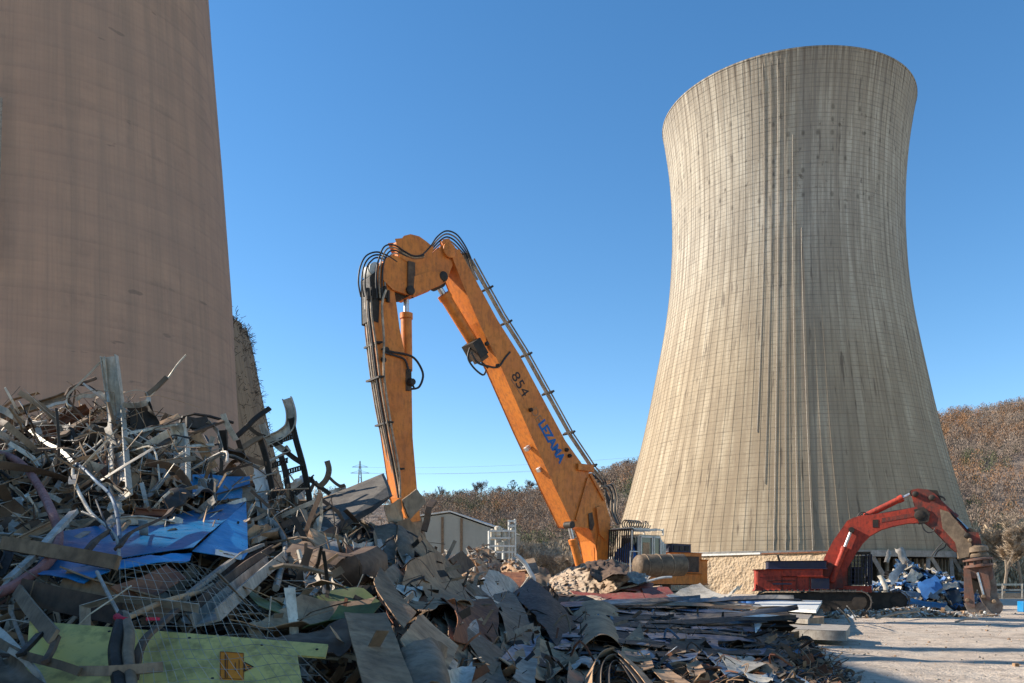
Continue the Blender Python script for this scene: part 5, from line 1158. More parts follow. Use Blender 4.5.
strip('small crimson tape at the joint above the green panel', [(117, 617, 1.45), (121, 620, 1.46), (127, 621, 1.45)], .045, 'redtape', prof='tube', k=2, name='tape')
strip('short crimson tape end to the right of the joint', [(146, 619, 1.44), (153, 619, 1.44), (160, 619, 1.44)], .018, 'redtape', t=.006, k=1, name='tape')
strip('thin strut dropping from the blue housing to the cable bundle', [(97, 572, 1.35), (106, 590, 1.35), (114, 605, 1.38), (121, 618, 1.4)], .025, 'galv', prof='tube')
sheet('rust brown box side showing under the wire mesh', [(120, 594), (176, 570), (178, 586), (146, 600)], 'rust', 1.05, .006, (0, 0), .02, (6, 5), .01)
# diagonal channels
strip('pale heavy channel lying diagonally right of the blue housing', [(205, 618, 1.2), (228, 598, 1.15), (252, 577, 1.1), (276, 558, 1.05)], .17, 'galv', prof='channel', t=.015, k=1, name='steel_channel')
strip('dark brown channel just above the pale heavy one', [(190, 606, 1.15), (215, 585, 1.1), (240, 566, 1.05), (268, 549, 1.0)], .12, 'brown', prof='channel', t=.015, k=1, name='steel_channel')
strip('thin pale angle along the dark brown channel', [(182, 600, 1.2), (212, 576, 1.15), (240, 554, 1.1), (262, 545, 1.05)], .05, 'galv', t=.03, k=1)
sheet('big dark grey slab tilted up on the crest, pointing right', [(266, 540), (302, 505), (381, 475), (389, 496)], 'slab', .30, .03, (0, 0), .015, (14, 6), .01, 'stone_slab', cat='slab') if False else None
M['slab'] = paint('dark bitumen slab', (0.21, 0.185, 0.155), (0.13, 0.115, 0.10), .85, 0, 5, .3)
sl_ = MB(); pts = [P(268, 546, 11.1), P(300, 508, 11.6), P(381, 475, 11.9), P(386, 487, 11.5), P(389, 497, 11.3), P(345, 520, 10.8), P(290, 549, 10.5)]; sl_.prism(pts, Vector((.02, .10, .03))); tag(sl_.build('roof_slab', 'slab', bevel=.01), 'big dark slab tilted up on the crest and pointing right', 'slab')
sl_ = MB(); pts = [P(290, 550, 10.45), P(345, 521, 10.75), P(389, 498, 11.25), P(372, 512, 11.0), P(330, 536, 10.6), P(300, 556, 10.3)]; sl_.prism(pts, Vector((0, .12, .05))); tag(sl_.build('roof_slab', 'dark', bevel=.01), 'darker slab edge under the big tilted slab', 'slab')
strip('old brown beam behind the big tilted slab', [(266, 508, .2), (290, 502, .2), (312, 502, .2)], .13, 'wood', t=.05, k=1)
strip('pale broken stub left of the big tilted slab', [(253, 541, .7), (264, 535, .7), (276, 530, .7)], .10, 'galv', t=.05, k=1)
strip('knotted grey cable hanging left of the slab', [(270, 520, .8), (280, 530, .8), (285, 545, .85), (284, 560, .9), (280, 572, .95), (276, 588, 1.0)], .06, 'galv', prof='tube', name='cable')
strip('dark rust tube below the slab', [(296, 560, .7), (320, 566, .7), (350, 572, .7), (372, 562, .7)], .35, 'brown', prof='tube', k=3, name='pipe')
sheet('rust patched plate at the right end of the dark tube', [(345, 545), (372, 548), (374, 566), (350, 572)], 'rust', .75, .01, (.04, 0), .03, (8, 6), .02)
sheet('curled torn grey sheet right of the rust patched plate', [(372, 522), (398, 515), (396, 560), (380, 566)], 'steel', .55, .006, (.18, .0), .08, (12, 10), .05)
sheet('small crumpled pale sheet below the dark tube, left', [(300, 566), (312, 562), (322, 586), (306, 588)], 'galv', .95, .005, (.05, 0), .05, (8, 8), .03)
sheet('small crumpled pale sheet below the dark tube, right', [(318, 566), (328, 572), (336, 588), (324, 590)], 'galv', .92, .005, (.05, 0), .05, (8, 8), .03)
# green curved sheets centre left
sheet('long olive sheet arching above the brown one', [(245, 592), (345, 585), (380, 600), (258, 606)], 'olive', 1.1, .006, (.12, 0), .04, (16, 6), .01)
sheet('long rust brown sheet arching between the olive sheets', [(228, 622), (300, 598), (375, 598), (300, 626)], 'dusty', 1.15, .006, (.10, .03), .04, (16, 8), .02)
sheet('dark green sheet below the brown arch', [(300, 628), (340, 608), (382, 606), (345, 622)], 'olive', 1.05, .006, (.06, 0), .04, (12, 6), .02)
sheet('brown sheet lying above the end of the green panel', [(250, 640), (345, 622), (352, 640), (332, 652)], 'brown', 1.15, .006, (.04, 0), .04, (12, 6), .02)

# --- the plates of the middle
PL = 'plates in the middle of the foreground heap'
sheet('flat square grey plate with bolt holes standing above the bottom edge', [(344, 613), (386, 613), (414, 690), (364, 692)], 'dusty', 1.15, .012, (.01, 0), .01, (8, 12), .006, group=PL)
sheet('long narrow plate leaning left beside the square plate', [(380, 568), (416, 613), (403, 629), (373, 583)], 'dusty', 1.10, .01, (.01, .01), .012, (6, 12), .008, group=PL)
sheet('broad pale plate leaning behind the bottom white scrap', [(421, 613), (458, 647), (438, 694), (399, 640)], 'dusty', 1.15, .01, (.015, .01), .015, (10, 10), .01, group=PL)
sheet('large flat plate sloping down right from the crest', [(388, 522), (408, 519), (472, 585), (452, 590)], 'dusty', .55, .008, (.03, .03), .03, (8, 16), .02, group=PL)
sheet('wide plate curving down under the crest plate', [(392, 536), (412, 540), (448, 592), (424, 584)], 'steel', .62, .006, (.06, .1), .05, (8, 14), .03, group=PL)
sheet('tilted square plate on edge above the crest plate', [(401, 500), (416, 489), (425, 502), (408, 520)], 'steel', .35, .03, (0, 0), .015, (6, 6), .01, group=PL)
sheet('second tilted plate left of the square one on the crest', [(384, 508), (400, 500), (404, 522), (388, 524)], 'dusty', .3, .02, (0, 0), .03, (6, 6), .02, group=PL)
strip('slim dark stump standing on the crest right of the tilted plates', [(424, 531, .2), (427, 520, .2), (429, 508, .2), (434, 501, .2)], .09, 'brown', t=.06, k=2)
sheet('dark brown square plate lying right of the warehouse wall', [(448, 560), (461, 551), (474, 566), (460, 575)], 'brown', .5, .03, (0, 0), .01, (4, 4), .01, group=PL)
sheet('grey tapering plate below the curving one', [(382, 570), (400, 560), (440, 604), (430, 612)], 'steel', .75, .006, (.04, .04), .04, (8, 14), .02, group=PL)
sheet('black plate wedged under the curving plate', [(395, 556), (430, 575), (452, 606), (420, 596)], 'dark', .6, .006, (.04, .04), .04, (8, 10), .03, group=PL)
sheet('pointed plate standing above the broad pale plate', [(444, 612), (451, 606), (461, 628), (450, 644)], 'dusty', 1.0, .008, (.02, 0), .02, (6, 8), .01, group=PL)
sheet('small folded triangular plate in the middle', [(463, 627), (476, 619), (480, 637), (470, 634)], 'galv', 1.25, .008, (.01, 0), .01, (5, 5), .005, group=PL)
sheet('rounded brown plate behind the folded triangle', [(462, 624), (480, 618), (508, 640), (482, 662)], 'dusty', 1.1, .008, (.06, .04), .02, (12, 12), .02, group=PL)
sheet('tan tent shaped plate above the rounded one', [(484, 612), (495, 605), (518, 622), (500, 628)], 'brown', .85, .008, (.03, 0), .02, (8, 6), .01, group=PL)
sheet('dark folded strip right of the rounded plate', [(508, 624), (524, 622), (508, 652), (497, 660)], 'steel', 1.05, .008, (.03, 0), .03, (6, 10), .02, group=PL)
sheet('blue tinted plate lying at a slant in the middle', [(520, 640), (540, 632), (530, 658), (500, 660)], 'bluepale', 1.15, .006, (.03, 0), .03, (8, 8), .02, group=PL)
sheet('brown folded plate below the blue tinted one', [(498, 658), (522, 650), (528, 662), (512, 668)], 'dusty', 1.2, .01, (.02, 0), .02, (8, 5), .01, group=PL)
sheet('upright square plate with rough face', [(522, 628), (540, 628), (540, 656), (526, 660)], 'dusty', 1.1, .01, (.01, 0), .02, (8, 8), .02, group=PL)
sheet('lower square plate with rough face near the bottom edge', [(520, 658), (538, 658), (534, 688), (513, 679)], 'concrete_bit', 1.2, .012, (.01, 0), .02, (8, 8), .02, group=PL)
sheet('pale crumpled scrap with white ridge at the bottom edge', [(446, 668), (472, 662), (474, 700), (450, 705)], 'galv_light', 1.45, .006, (.08, .03), .05, (10, 10), .02, group=PL)
sheet('large rounded brown plate right of the square plates', [(540, 638), (582, 640), (560, 672), (534, 676)], 'dusty', 1.05, .01, (.07, .05), .02, (14, 12), .02, group=PL)
sheet('curved brown plate beside the large rounded one', [(572, 642), (592, 636), (600, 668), (566, 690)], 'dusty', 1.1, .01, (.07, .03), .02, (12, 12), .02, group=PL)
sheet('grey sheet sagging at the bottom of the middle', [(470, 650), (500, 662), (530, 700), (472, 700)], 'steel', 1.05, .006, (.05, .05), .03, (12, 10), .02, group=PL)
sheet('dark slope of plate left of the bottom middle', [(412, 640), (440, 652), (460, 700), (415, 700)], 'dark', 1.0, .006, (.03, .03), .03, (10, 10), .02, group=PL)
sheet('long dull sheet sloping down below the brown square plate', [(462, 588), (474, 584), (532, 624), (520, 630)], 'steel', .8, .008, (.03, .04), .02, (6, 16), .02, group=PL)
sheet('second long dull sheet under the first, brownish', [(440, 590), (462, 590), (512, 622), (490, 626)], 'brown', .85, .008, (.03, .04), .03, (6, 16), .02, group=PL)
sheet('pale blue green sheet curving over a dark gap', [(510, 592), (520, 590), (562, 632), (556, 640)], 'greenglass', .5, .006, (.02, .14), .02, (6, 18), .0, group=PL) if False else None
M['greenglass'] = paint('pale blue green sheet', (0.20, 0.27, 0.25), (0.13, 0.19, 0.20), .3, .1, 2, .3)
sheet('pale blue green sheet curving over a dark gap', [(508, 594), (522, 590), (562, 630), (554, 640)], 'greenglass', .6, .006, (.02, .16), .02, (6, 18), .0, group=PL)
sheet('ribbed olive strip left of the blue green sheet', [(500, 594), (510, 592), (545, 638), (536, 640)], 'olive', .62, .006, (.02, .10), .02, (6, 16), .0, group=PL)
sheet('arched brown tombstone shaped plate standing right of the curved strips', [(624, 640), (640, 624), (654, 668), (616, 672)], 'dusty', 1.1, .012, (.03, .02), .01, (10, 10), .01, group=PL)
for i, (rr, lb) in enumerate(((0, 'outermost of the arched tank bands at the bottom centre'), (1, 'middle one of the arched tank bands at the bottom centre'), (2, 'innermost of the arched tank bands at the bottom centre'))):
    strip(lb, [(588 + 10 * rr, 700, 1.5), (590 + 9 * rr, 672, 1.45), (600 + 6 * rr, 655 + 4 * rr, 1.4), (616 + 3 * rr, 652 + 6 * rr, 1.4), (632, 664 + 7 * rr, 1.45), (648 - 3 * rr, 682 + 6 * rr, 1.5), (660 - 4 * rr, 700 + 5 * rr, 1.5)], .13 - .03 * rr, ['dusty', 'steel', 'dark'][i], t=.008, up=(-.5, -.6, .3), k=6, group='arched bands')
sheet('flat blue white corrugated sheet in the bottom right scrap', [(702, 650), (716, 649), (742, 672), (728, 678)], 'bluepale', .8, .006, (.01, 0), .02, (10, 8), .01, group=PL)
sheet('pale corrugated sheet right of the blue white one', [(715, 650), (752, 655), (766, 664), (734, 676)], 'galv_light', .85, .006, (.02, .01), .02, (10, 8), .02, group=PL)
sheet('pale flat sheet near the bottom right of the scrap', [(744, 672), (776, 674), (770, 682), (752, 684)], 'galv_light', .9, .006, (.02, .01), .02, (10, 6), .02, group=PL)
sheet('long curved brown strip at the bottom, right of the tombstone plate', [(650, 668), (668, 668), (712, 690), (690, 694)], 'dusty', 1.0, .008, (.02, .05), .02, (6, 12), .01, group=PL)
sheet('pointed tan plate standing left of the corrugated sheet', [(686, 664), (696, 658), (706, 672), (690, 676)], 'dusty', 1.0, .01, (.02, 0), .02, (6, 6), .01, group=PL)

for lb, c, mt, cu in [('large torn sheet folded over a ridge, right of the big tilted slab', [(352, 540), (396, 528), (420, 566), (372, 580)], 'galv', (.12, .1)),
    ('wide taupe sheet with a rolled edge below the crest plates', [(404, 566), (446, 560), (470, 606), (424, 612)], 'dusty', (-.10, .14)),
    ('broad rust streaked sheet lying across the middle slope', [(440, 600), (486, 594), (500, 640), (452, 644)], 'rust', (.10, -.08)),
    ('large pale buckled sheet left of the arched bands', [(536, 612), (584, 618), (576, 650), (528, 646)], 'galv', (.16, .08)),
    ('curled taupe sheet standing behind the arched bands', [(574, 606), (620, 612), (622, 646), (580, 650)], 'dusty', (-.18, .10)),
    ('wide grey sheet bent like a trough at the bottom, left of the pale ridge', [(400, 652), (446, 656), (452, 700), (402, 700)], 'steel', (-.14, .05)),
    ('folded brown sheet at the bottom between square plates and bands', [(548, 664), (592, 660), (590, 704), (544, 702)], 'brown', (.15, .06)),
    ('big creased sheet leaning over the bottom centre', [(476, 640), (522, 648), (514, 694), (468, 684)], 'dusty', (.10, .15))]:
    sheet(lb, c, mt, 1.0, .008, cu, .05, (16, 14), .04, group='large buckled sheets of the middle heap')
# --- long dark sheets lying in a stack, centre right
SG = 'long sheets stacked at the right of the heap'
rn = random.Random(8); cols_ = ['bluedark'] * 7 + ['dark'] * 8 + ['stackblue', 'stackblue', 'steel', 'brown']
word = {'bluedark': 'dark blue', 'dark': 'black', 'stackblue': 'mid blue', 'steel': 'grey', 'brown': 'brown', 'olive': 'olive'}
seen = {}
for i in range(74):
    y = 600 + (i / 74) ** 1.15 * 52 + rn.uniform(-2, 2); x0 = rn.uniform(552, 690); ln = rn.uniform(60, 170); sl__ = rn.uniform(-.07, .12)
    x1 = min(x0 + ln, 800 - (y - 600) * .2); x0 = min(x0, x1 - 40); m_ = cols_[rn.randrange(len(cols_))]; h_ = rn.uniform(2.0, 5.5) * (1 if y < 630 else 1.4)
    q = [(x0, y), (x1, y + (x1 - x0) * sl__), (x1 + rn.uniform(-8, 8), y + (x1 - x0) * sl__ + h_ * .9), (x0 + rn.uniform(-10, 10), y + h_)]
    ln_w = 'long' if x1 - x0 > 105 else 'short'; yb = 'top rows' if y < 612 else 'upper middle rows' if y < 625 else 'lower middle rows' if y < 638 else 'bottom rows'
    xb = 'left' if (x0 + x1) / 2 < 650 else 'middle' if (x0 + x1) / 2 < 715 else 'right'
    sheet(f'{ln_w} {word[m_]} sheet, {yb} of the stack, {xb} part', q, m_, .35 + .5 * rn.random(), .008, (rn.uniform(-.04, .08), 0), .035, (16, 4), .02, group=SG, seed=i)
for q, m_, lb in [([(604, 607), (690, 612), (720, 620), (640, 616)], 'bluedark', 'glossy blue grey sheet on top of the stack, left'), ([(600, 640), (700, 645), (745, 652), (640, 652)], 'stackblue', 'long mid blue edge sheet across the lower stack'), ([(690, 606), (735, 612), (760, 632), (735, 624)], 'steel', 'grey bent sheet tipping off the right end of the stack'), ([(556, 606), (602, 612), (640, 612), (590, 604)], 'canvas', 'tan crumpled sheet lying on the stack, left')]:
    sheet(lb, q, m_, .7, .01, (.03, 0), .05, (16, 5), .02, group=SG)
sheet('grey sheet with white edge propped on the right end of the stack', [(754, 618), (763, 610), (765, 620), (756, 633)], 'white', 1.2, .02, (0, 0), .005, (3, 5), .0)
strip('white thin lath on top of the long sheets', [(600, 604, 1), (618, 604, 1), (636, 603, 1)], .05, 'white', t=.02, k=1)

# --- scattered pieces of the heap that can be counted
TW = dict(galv='grey', galv_light='pale', steel='dull grey', dusty='taupe', dark='black', brown='brown', rust='rusty', bluepale='faded blue', wood='timber', white='white')
rn = random.Random(77)
def region(px, py):
    if px < 110: a = 'on the far left'
    elif px < 250: a = 'around the blue housing'
    elif px < 400: a = 'below the tilted slab'
    elif px < 560: a = 'among the middle plates'
    elif px < 700: a = 'around the arched bands'
    else: a = 'at the right end of the heap'
    return ('high ' if py < 500 else 'low ' if py > 620 else 'halfway ') + a
for i in range(250):
    if i < 130: px, py = rn.uniform(-10, 300), None
    elif i < 178: px, py = rn.uniform(290, 560), None
    else: px, py = rn.uniform(560, 800), None
    top = lerp_tab(UT, px)[0]; py = top + (690 - top) * (rn.random() ** (1.5 if px < 300 else 1.0)); 
    if px > 560: py = max(py, 640)
    if 20 < px < 335 and py > 600: py = rn.uniform(top, 600)
    d = D(px, py); sc_ = d / 10
    kind = rn.choice(['flat', 'flat', 'channel', 'tube', 'sheet'] if px < 300 else ['sheet', 'sheet', 'sheet', 'flat'] if px < 560 else ['sheet', 'flat', 'channel'])
    mt = rn.choice(['galv', 'galv_light', 'galv', 'steel', 'dusty', 'brown', 'dark', 'rust', 'galv'] if px < 300 else ['dusty', 'dusty', 'steel', 'steel', 'dark', 'brown', 'galv', 'rust', 'galv_light', 'wood'] if px < 560 else ['steel', 'dark', 'bluepale', 'dusty', 'brown', 'galv'])
    a = rn.gauss(0.35, .6) if px < 300 else rn.gauss(-.45, 1.0) if px < 560 else rn.gauss(-.15, .35)
    L = (rn.uniform(22, 75) if kind != 'sheet' else rn.uniform(16, 40) * (2.3 if 290 < px < 560 else 1)) * (10 / d) ** .3 
    dx, dy = math.cos(a) * L / 2, -math.sin(a) * L / 2; o = (rn.uniform(.0, .22) if px > 290 else rn.uniform(.1, .35) if 90 < px < 255 else rn.uniform(.15, .8)) if py > 520 or px > 290 else rn.uniform(.05, .35)
    lean = 'rising rightward' if a > .2 else 'falling rightward' if a < -.2 else 'lying level'
    sz_ = 'long' if L > 48 else 'short'
    if kind == 'sheet':
        W_ = rn.uniform(7, 20) * (2.1 if 290 < px < 560 else 1); wx, wy = math.sin(a) * W_, math.cos(a) * W_
        sheet(f'small {TW[mt]} bent sheet {lean}, {region(px, py)}', [(px - dx, py - dy), (px + dx, py + dy), (px + dx + wx, py + dy + wy), (px - dx + wx, py - dy + wy)], mt, o, .006, (rn.uniform(-.16, .16), rn.uniform(-.08, .14)), .085, (11, 9), .05, group=f'small {TW[mt]} bent sheets', seed=i)
    else:
        b = rn.uniform(-9, 9) * (1 if kind == 'channel' else 1.6)
        strip(f'{sz_} {TW[mt]} {dict(flat="flat strip", channel="channel", tube="pipe")[kind]} {lean}, {region(px, py)}', [(px - dx, py - dy, o), (px - dx * .3 - dy * b / L, py - dy * .3 - b, o + .06), (px + dx * .4, py + dy * .4 - b * .7, o + .06), (px + dx, py + dy, o)], rn.uniform(.02, .09) * (0.5 if kind == 'tube' else 1), mt, prof=kind, t=.012 if kind == 'channel' else .008, up=(rn.gauss(0, .5), -1, rn.gauss(0, .6)), k=4, twist=rn.uniform(-1, 1) if kind == 'flat' else 0, name={'flat': 'metal_strip', 'channel': 'steel_channel', 'tube': 'scrap_pipe'}[kind], group=f'{TW[mt]} {dict(flat="flat strips", channel="channels", tube="pipes")[kind]} in the heap')

# --- the mass nobody could count
def filler(name, label, n, xr, mats, size, seed, f_y=None, flatness=1.0, strips=.5, slen=1.0):
    rn = random.Random(seed); mb = MB()
    for i in range(n):
        px = rn.uniform(*xr); top = lerp_tab(UT, px)[0]; py = top - 3 + (700 - top) * rn.random() ** (f_y or 1.0)
        c = P(px, py, D(px, py) - rn.uniform(-.12, .16) - (.25 * rn.random() ** 2 if px < 300 and py < 500 else 0)); s_ = size * rn.uniform(.35, 1.4)
        if 300 < px < 640: c = P(px, py, D(px, py) + rn.uniform(.0, .25))
        if 20 < px < 255 and 495 < py < 690: c = P(px, py, D(px, py) + rn.uniform(.0, .25)); s_ *= .6
        az, el = rn.random() * 2 * PI, rn.gauss(0, .5 * flatness) 
        d = Vector((math.cos(az) * math.cos(el), math.sin(az) * math.cos(el) * .6, math.sin(el) + .15)).normalized(); sd = Vector((rn.gauss(0, 1), rn.gauss(0, 1), rn.gauss(0, 1))).cross(d).normalized()
        k = rn.random(); mi = rn.randrange(len(mats))
        if k < strips:
            s_ *= slen; pts = [c - d * s_, c - d * s_ * .3 + sd * rn.gauss(0, .28) * s_, c + d * s_ * .4 + sd * rn.gauss(0, .32) * s_, c + d * s_]
            mb.sweep(smooth_pts(pts, 3), PROFS['flat'](.008 + .085 * rn.random() ** 2.6, .005), sd, mi=mi, twist=rn.gauss(0, 1))
        elif k < strips + .2: s_ *= slen; mb.tube(smooth_pts([c - d * s_, c - d * s_ * .4 + sd * rn.gauss(0, .4) * s_, c + d * s_ * .3 + sd * rn.gauss(0, .5) * s_, c + d * s_ * .9], 4), .003 + .02 * rn.random() ** 3, 5, mi=mi)
        else:
            e = d.cross(sd); w_ = s_ * rn.uniform(.2, .6)
            sheet_mesh(mb, [c - d * s_ * .5 - e * w_ * .5, c + d * s_ * .5 - e * w_ * .5, c + d * s_ * .5 + e * w_ * .5, c - d * s_ * .5 + e * w_ * .5], .005, (rn.gauss(0, .06) * s_, 0), .06 * s_, (4, 3), i, .04 * s_, mi)
    return tag(mb.build(name, mats), label, 'scrap', kind='stuff')
filler('scrap_tangle', 'uncountable tangle of thin strips and wires on the left heap', 1500, (-60, 330), ['galv', 'steel', 'dark', 'brown', 'galv_light', 'dusty', 'galv', 'steel', 'steel', 'brown'], .36, 1, 1.35, strips=.62, slen=1.6)
filler('scrap_litter', 'uncountable small offcuts between the middle plates', 650, (320, 600), ['dusty', 'steel', 'dark', 'brown', 'dark', 'rust', 'concrete_bit'], .2, 2, 1.0, strips=.55, slen=1.5)
filler('scrap_splinters', 'uncountable splinters and strips at the right end of the heap', 1700, (580, 850), ['steel', 'dark', 'brown', 'stackblue', 'dusty', 'dark', 'wood', 'rust'], .26, 3, 0.8, .5)
filler('offscreen_scrap', 'scrap continuing to the left of the heap', 600, (-500, -50), ['galv', 'steel', 'dark', 'brown'], .4, 4, 1.1)

# ------------------------------------------------------------------ sunlit heap behind
def hb(px, py, d): return P(px, py, d)
h1, hf1 = heap('rubble_mound', 'grey brown rubble mound between the warehouse and the sunlit scrap', 'rubble', P(484, 585, 66).x, 66, 6.5, 9, 4.9, ['concrete_bit', 'dusty', 'brown', 'concrete_bit'], 1500, .22, 31, .6, 'dusty')
h2, hf2 = heap('sunlit_scrap', 'sunlit mixed scrap in front of the orange excavator', 'scrap', P(608, 585, 36).x, 36.5, 7.5, 5.0, 1.75, ['canvas', 'redsheet', 'brown', 'dusty', 'galv', 'rust', 'canvas'], 900, .26, 32, .5, 'brown')
h3, hf3 = heap('blue_scrap', 'heap of crushed blue and pale sheet metal behind the red excavator', 'scrap', P(915, 585, 53).x, 53.5, 4.6, 4.0, 2.9, ['bluedeep', 'bluelite', 'bluepale', 'galv_light', 'bluedeep', 'galv', 'dark'], 1300, .26, 33, .8, 'bluedark')
h4, hf4 = heap('ground_debris', 'low strip of broken twigs and rubble in front of the red excavator tracks', 'debris', P(905, 600, 40.0).x, 40.2, 4.6, 1.6, .42, ['concrete_bit', 'dusty', 'wood', 'galv', 'brown', 'white'], 620, .11, 34, .6, 'dusty')
rnn = random.Random(12)
# crumpled canvas
def lump(label, pxs, d, mat, thick, seed, name, cat, n=(40, 22), group=None, amp=.25):
    """a crumpled sheet draped between top edge and bottom edge pixel lists"""
    top, bot = pxs; mb = MB(); nu, nv = n
    for j in range(nv + 1):
        for i in range(nu + 1):
            u, v = i / nu, j / nv; a = lerp_tab([(k / (len(top) - 1), *p) for k, p in enumerate(top)], u); b = lerp_tab([(k / (len(bot) - 1), *p) for k, p in enumerate(bot)], u)
            x = a[0] + (b[0] - a[0]) * v; y = a[1] + (b[1] - a[1]) * v; p = P(x, y, d - 4.0 * v)
            q = Vector((p.x, p.z * 2.2 + p.y * .3, seed)); wr = abs(noise.noise(q * 1.2)) * 1.1 + abs(noise.noise(q * 3.1)) * 1.1 + abs(noise.noise(q * 7)) * .55
            mb.v.append(p + Vector((0.25, -1, .35)) * (wr * amp * 1.2 - .1))
    W = nu + 1; mb.f = [(j * W + i, j * W + i + 1, (j + 1) * W + i + 1, (j + 1) * W + i) for j in range(nv) for i in range(nu)]
    m = len(mb.v); mb.v += [p + Vector((0, thick, -thick)) for p in mb.v[:m]]; mb.f += [tuple(reversed([k + m for k in f])) for f in mb.f]; mb.mi = [0] * len(mb.f)
    return tag(mb.build(name, mat, smooth=50), label, cat, group)
lump('large crumpled cream canvas lit by the sun in front of the orange boom', ([(548, 580), (566, 569), (590, 562), (612, 560), (624, 564)], [(556, 594), (575, 597), (600, 596), (615, 590), (628, 580)]), 36, 'canvas', .05, 1, 'canvas', 'canvas', (90, 46))
lump('smaller crumpled pale sheet right of the cream canvas', ([(622, 575), (632, 572), (640, 573), (648, 576)], [(622, 582), (632, 584), (640, 584), (648, 582)]), 36.5, 'concrete_bit', .05, 2, 'canvas', 'canvas', (26, 16))
lump('dark folded tarpaulin over the top of the canvas', ([(585, 562), (600, 560), (615, 561), (628, 566)], [(590, 575), (600, 582), (612, 575), (626, 575)]), 35.2, 'brown', .05, 3, 'tarpaulin_scrap', 'tarpaulin', (24, 12))
def sheetd(label, c, d, mat, th=.02, cr=.06, curl=(0, 0), n=(12, 8), rg=.03, name='steel_sheet', group=None, seed=1):
    m_ = MB(); sheet_mesh(m_, [P(p[0], p[1], p[2] if len(p) > 2 else d) for p in c], th, curl, cr, n, seed, rg); return tag(m_.build(name, mat, smooth=35), label, cat_of(name), group)
GB = 'sheets in the sunlit scrap'
sheetd('red painted plate below the cream canvas', [(597, 580, 35), (630, 578, 36), (640, 588, 33), (600, 592, 32.5)], 34, 'redsheet', group=GB)
sheetd('second red plate to the right under the grey tank', [(632, 580, 35), (654, 584, 35), (650, 594, 32), (626, 590, 32)], 34, 'redsheet', group=GB)
sheetd('long dark red plate lying below the cream strip', [(570, 592, 31), (640, 594, 31), (680, 606, 28), (600, 600, 28)], 30, 'redsheet', group=GB, cr=.12)
sheetd('red brown plate sloping down at the right of the sunlit scrap', [(640, 588, 33), (668, 590, 32), (705, 606, 27), (650, 604, 28)], 30, 'redsheet', group=GB, cr=.15)
sheetd('tan plate hanging over the dark stack', [(545, 595, 29), (600, 598, 29), (625, 606, 26), (570, 606, 26)], 28, 'canvas', group=GB, cr=.15)
sheetd('brown sheet bowing over the left of the dark stack', [(510, 592, 26), (560, 594, 27), (612, 606, 24.5), (545, 604, 24)], 26, 'brown', group=GB, cr=.2, curl=(.1, 0))
m_ = MB(); m_.tube(smooth_pts([P(x, y, 33) for x, y in [(560, 594), (585, 595), (610, 591), (635, 585), (660, 578), (672, 577)]], 5), .05, 6); tag(m_.build('strap', 'white'), 'long pale strap running up right across the sunlit scrap', 'strap')
sheetd('open dark red crate side in the centre', [(501, 573, 40), (525, 572, 40), (526, 588, 38), (506, 588, 38)], 40, 'rust', group=GB, cr=.02)
sheetd('pale crumpled sheet left of the red crate side', [(480, 582, 32), (498, 577, 33), (505, 592, 30), (476, 592, 30)], 31, 'white', group=GB, cr=.12)
sheetd('brown lump of sheet under the boom legs', [(536, 566, 42), (550, 570, 42), (552, 586, 40), (534, 584, 40)], 41, 'wood', group=GB, cr=.25)
sheetd('dark tilted plate above the pale bent bar', [(524, 560, 38), (534, 558, 38), (540, 574, 36), (530, 578, 36)], 37, 'steel', group=GB, cr=.05)
m_ = MB(); m_.tube(smooth_pts([P(x, y, 34) for x, y in [(516, 555), (524, 562), (530, 572), (534, 580), (532, 590)]], 4), .09, 7); tag(m_.build('metal_rod', 'white'), 'pale bent bar sticking up left of the brown lump', 'metal rod')
for i, pts in enumerate([[(529, 577), (524, 584), (520, 589)], [(531, 577), (530, 585), (529, 590)], [(532, 577), (536, 584), (540, 590)]]):
    m_ = MB(); m_.tube([P(x, y, 33) for x, y in pts], .04, 5); tag(m_.build('metal_rod', 'galv_light'), ['left splayed thin rod under the pale bent bar', 'middle splayed thin rod under the pale bent bar', 'right splayed thin rod under the pale bent bar'][i], 'metal rod', 'splayed rods')
# grey tank lying in front of the cab
tk_ = P(638, 566, 40.5); tk2 = P(683, 565, 41.5); ax_ = (tk2 - tk_).normalized(); Lk = (tk2 - tk_).length
tkr = thing('steel_tank', tk_, 'grey dented tank lying on its side in front of the excavator cab', 'tank')
MB().lathe(tk_, [(.30, -.12), (.48, -.04), (.54, .05), (.55, Lk * .5), (.54, Lk - .05), (.46, Lk + .03), (.2, Lk + .06)], ax_, 28).build('tank_shell', 'steel', tkr, smooth=40)
for t in (.3, 1.0, 1.7): MB().lathe(tk_ + ax_ * t, [(.555, 0), (.57, .01), (.57, .06), (.555, .07)], ax_, 28).build('band', 'steel', tkr)
# grey and white sheets right of the heap, in the sun
GS = 'pale sheets lying in the sun'
sheetd('grey folded sheet lying with its corner raised, right of the tank', [(668, 594, 27), (700, 583, 29), (725, 596, 26), (702, 606, 24.5)], 27, 'galv_light', .03, .08, (.05, .1), (14, 10), group=GS)
sheetd('pale sheet curling up to the right of the folded one', [(700, 604, 25), (728, 598, 26), (743, 584, 28), (722, 606, 24.5)], 26, 'galv_light', .03, .05, (-.05, .05), group=GS)
sheetd('blue grey flat sheet under the curled one', [(666, 596, 25), (735, 603, 24), (745, 610, 22.5), (690, 606, 23)], 24, 'bluepale', .03, .03, group=GS)
def slabd(label, c, h_, mat, name, group=None, cat=None, bevel=.01):
    m_ = MB(); m_.prism([Vector(p) for p in c], (0, 0, h_)); return tag(m_.build(name, mat, bevel=bevel), label, cat or cat_of(name), group)
def gp_(px, py, z):      # point at height z under a pixel
    y = (CZ - z) * F / (py - HOR); return Vector(((px - 512) / F * y, y, z))
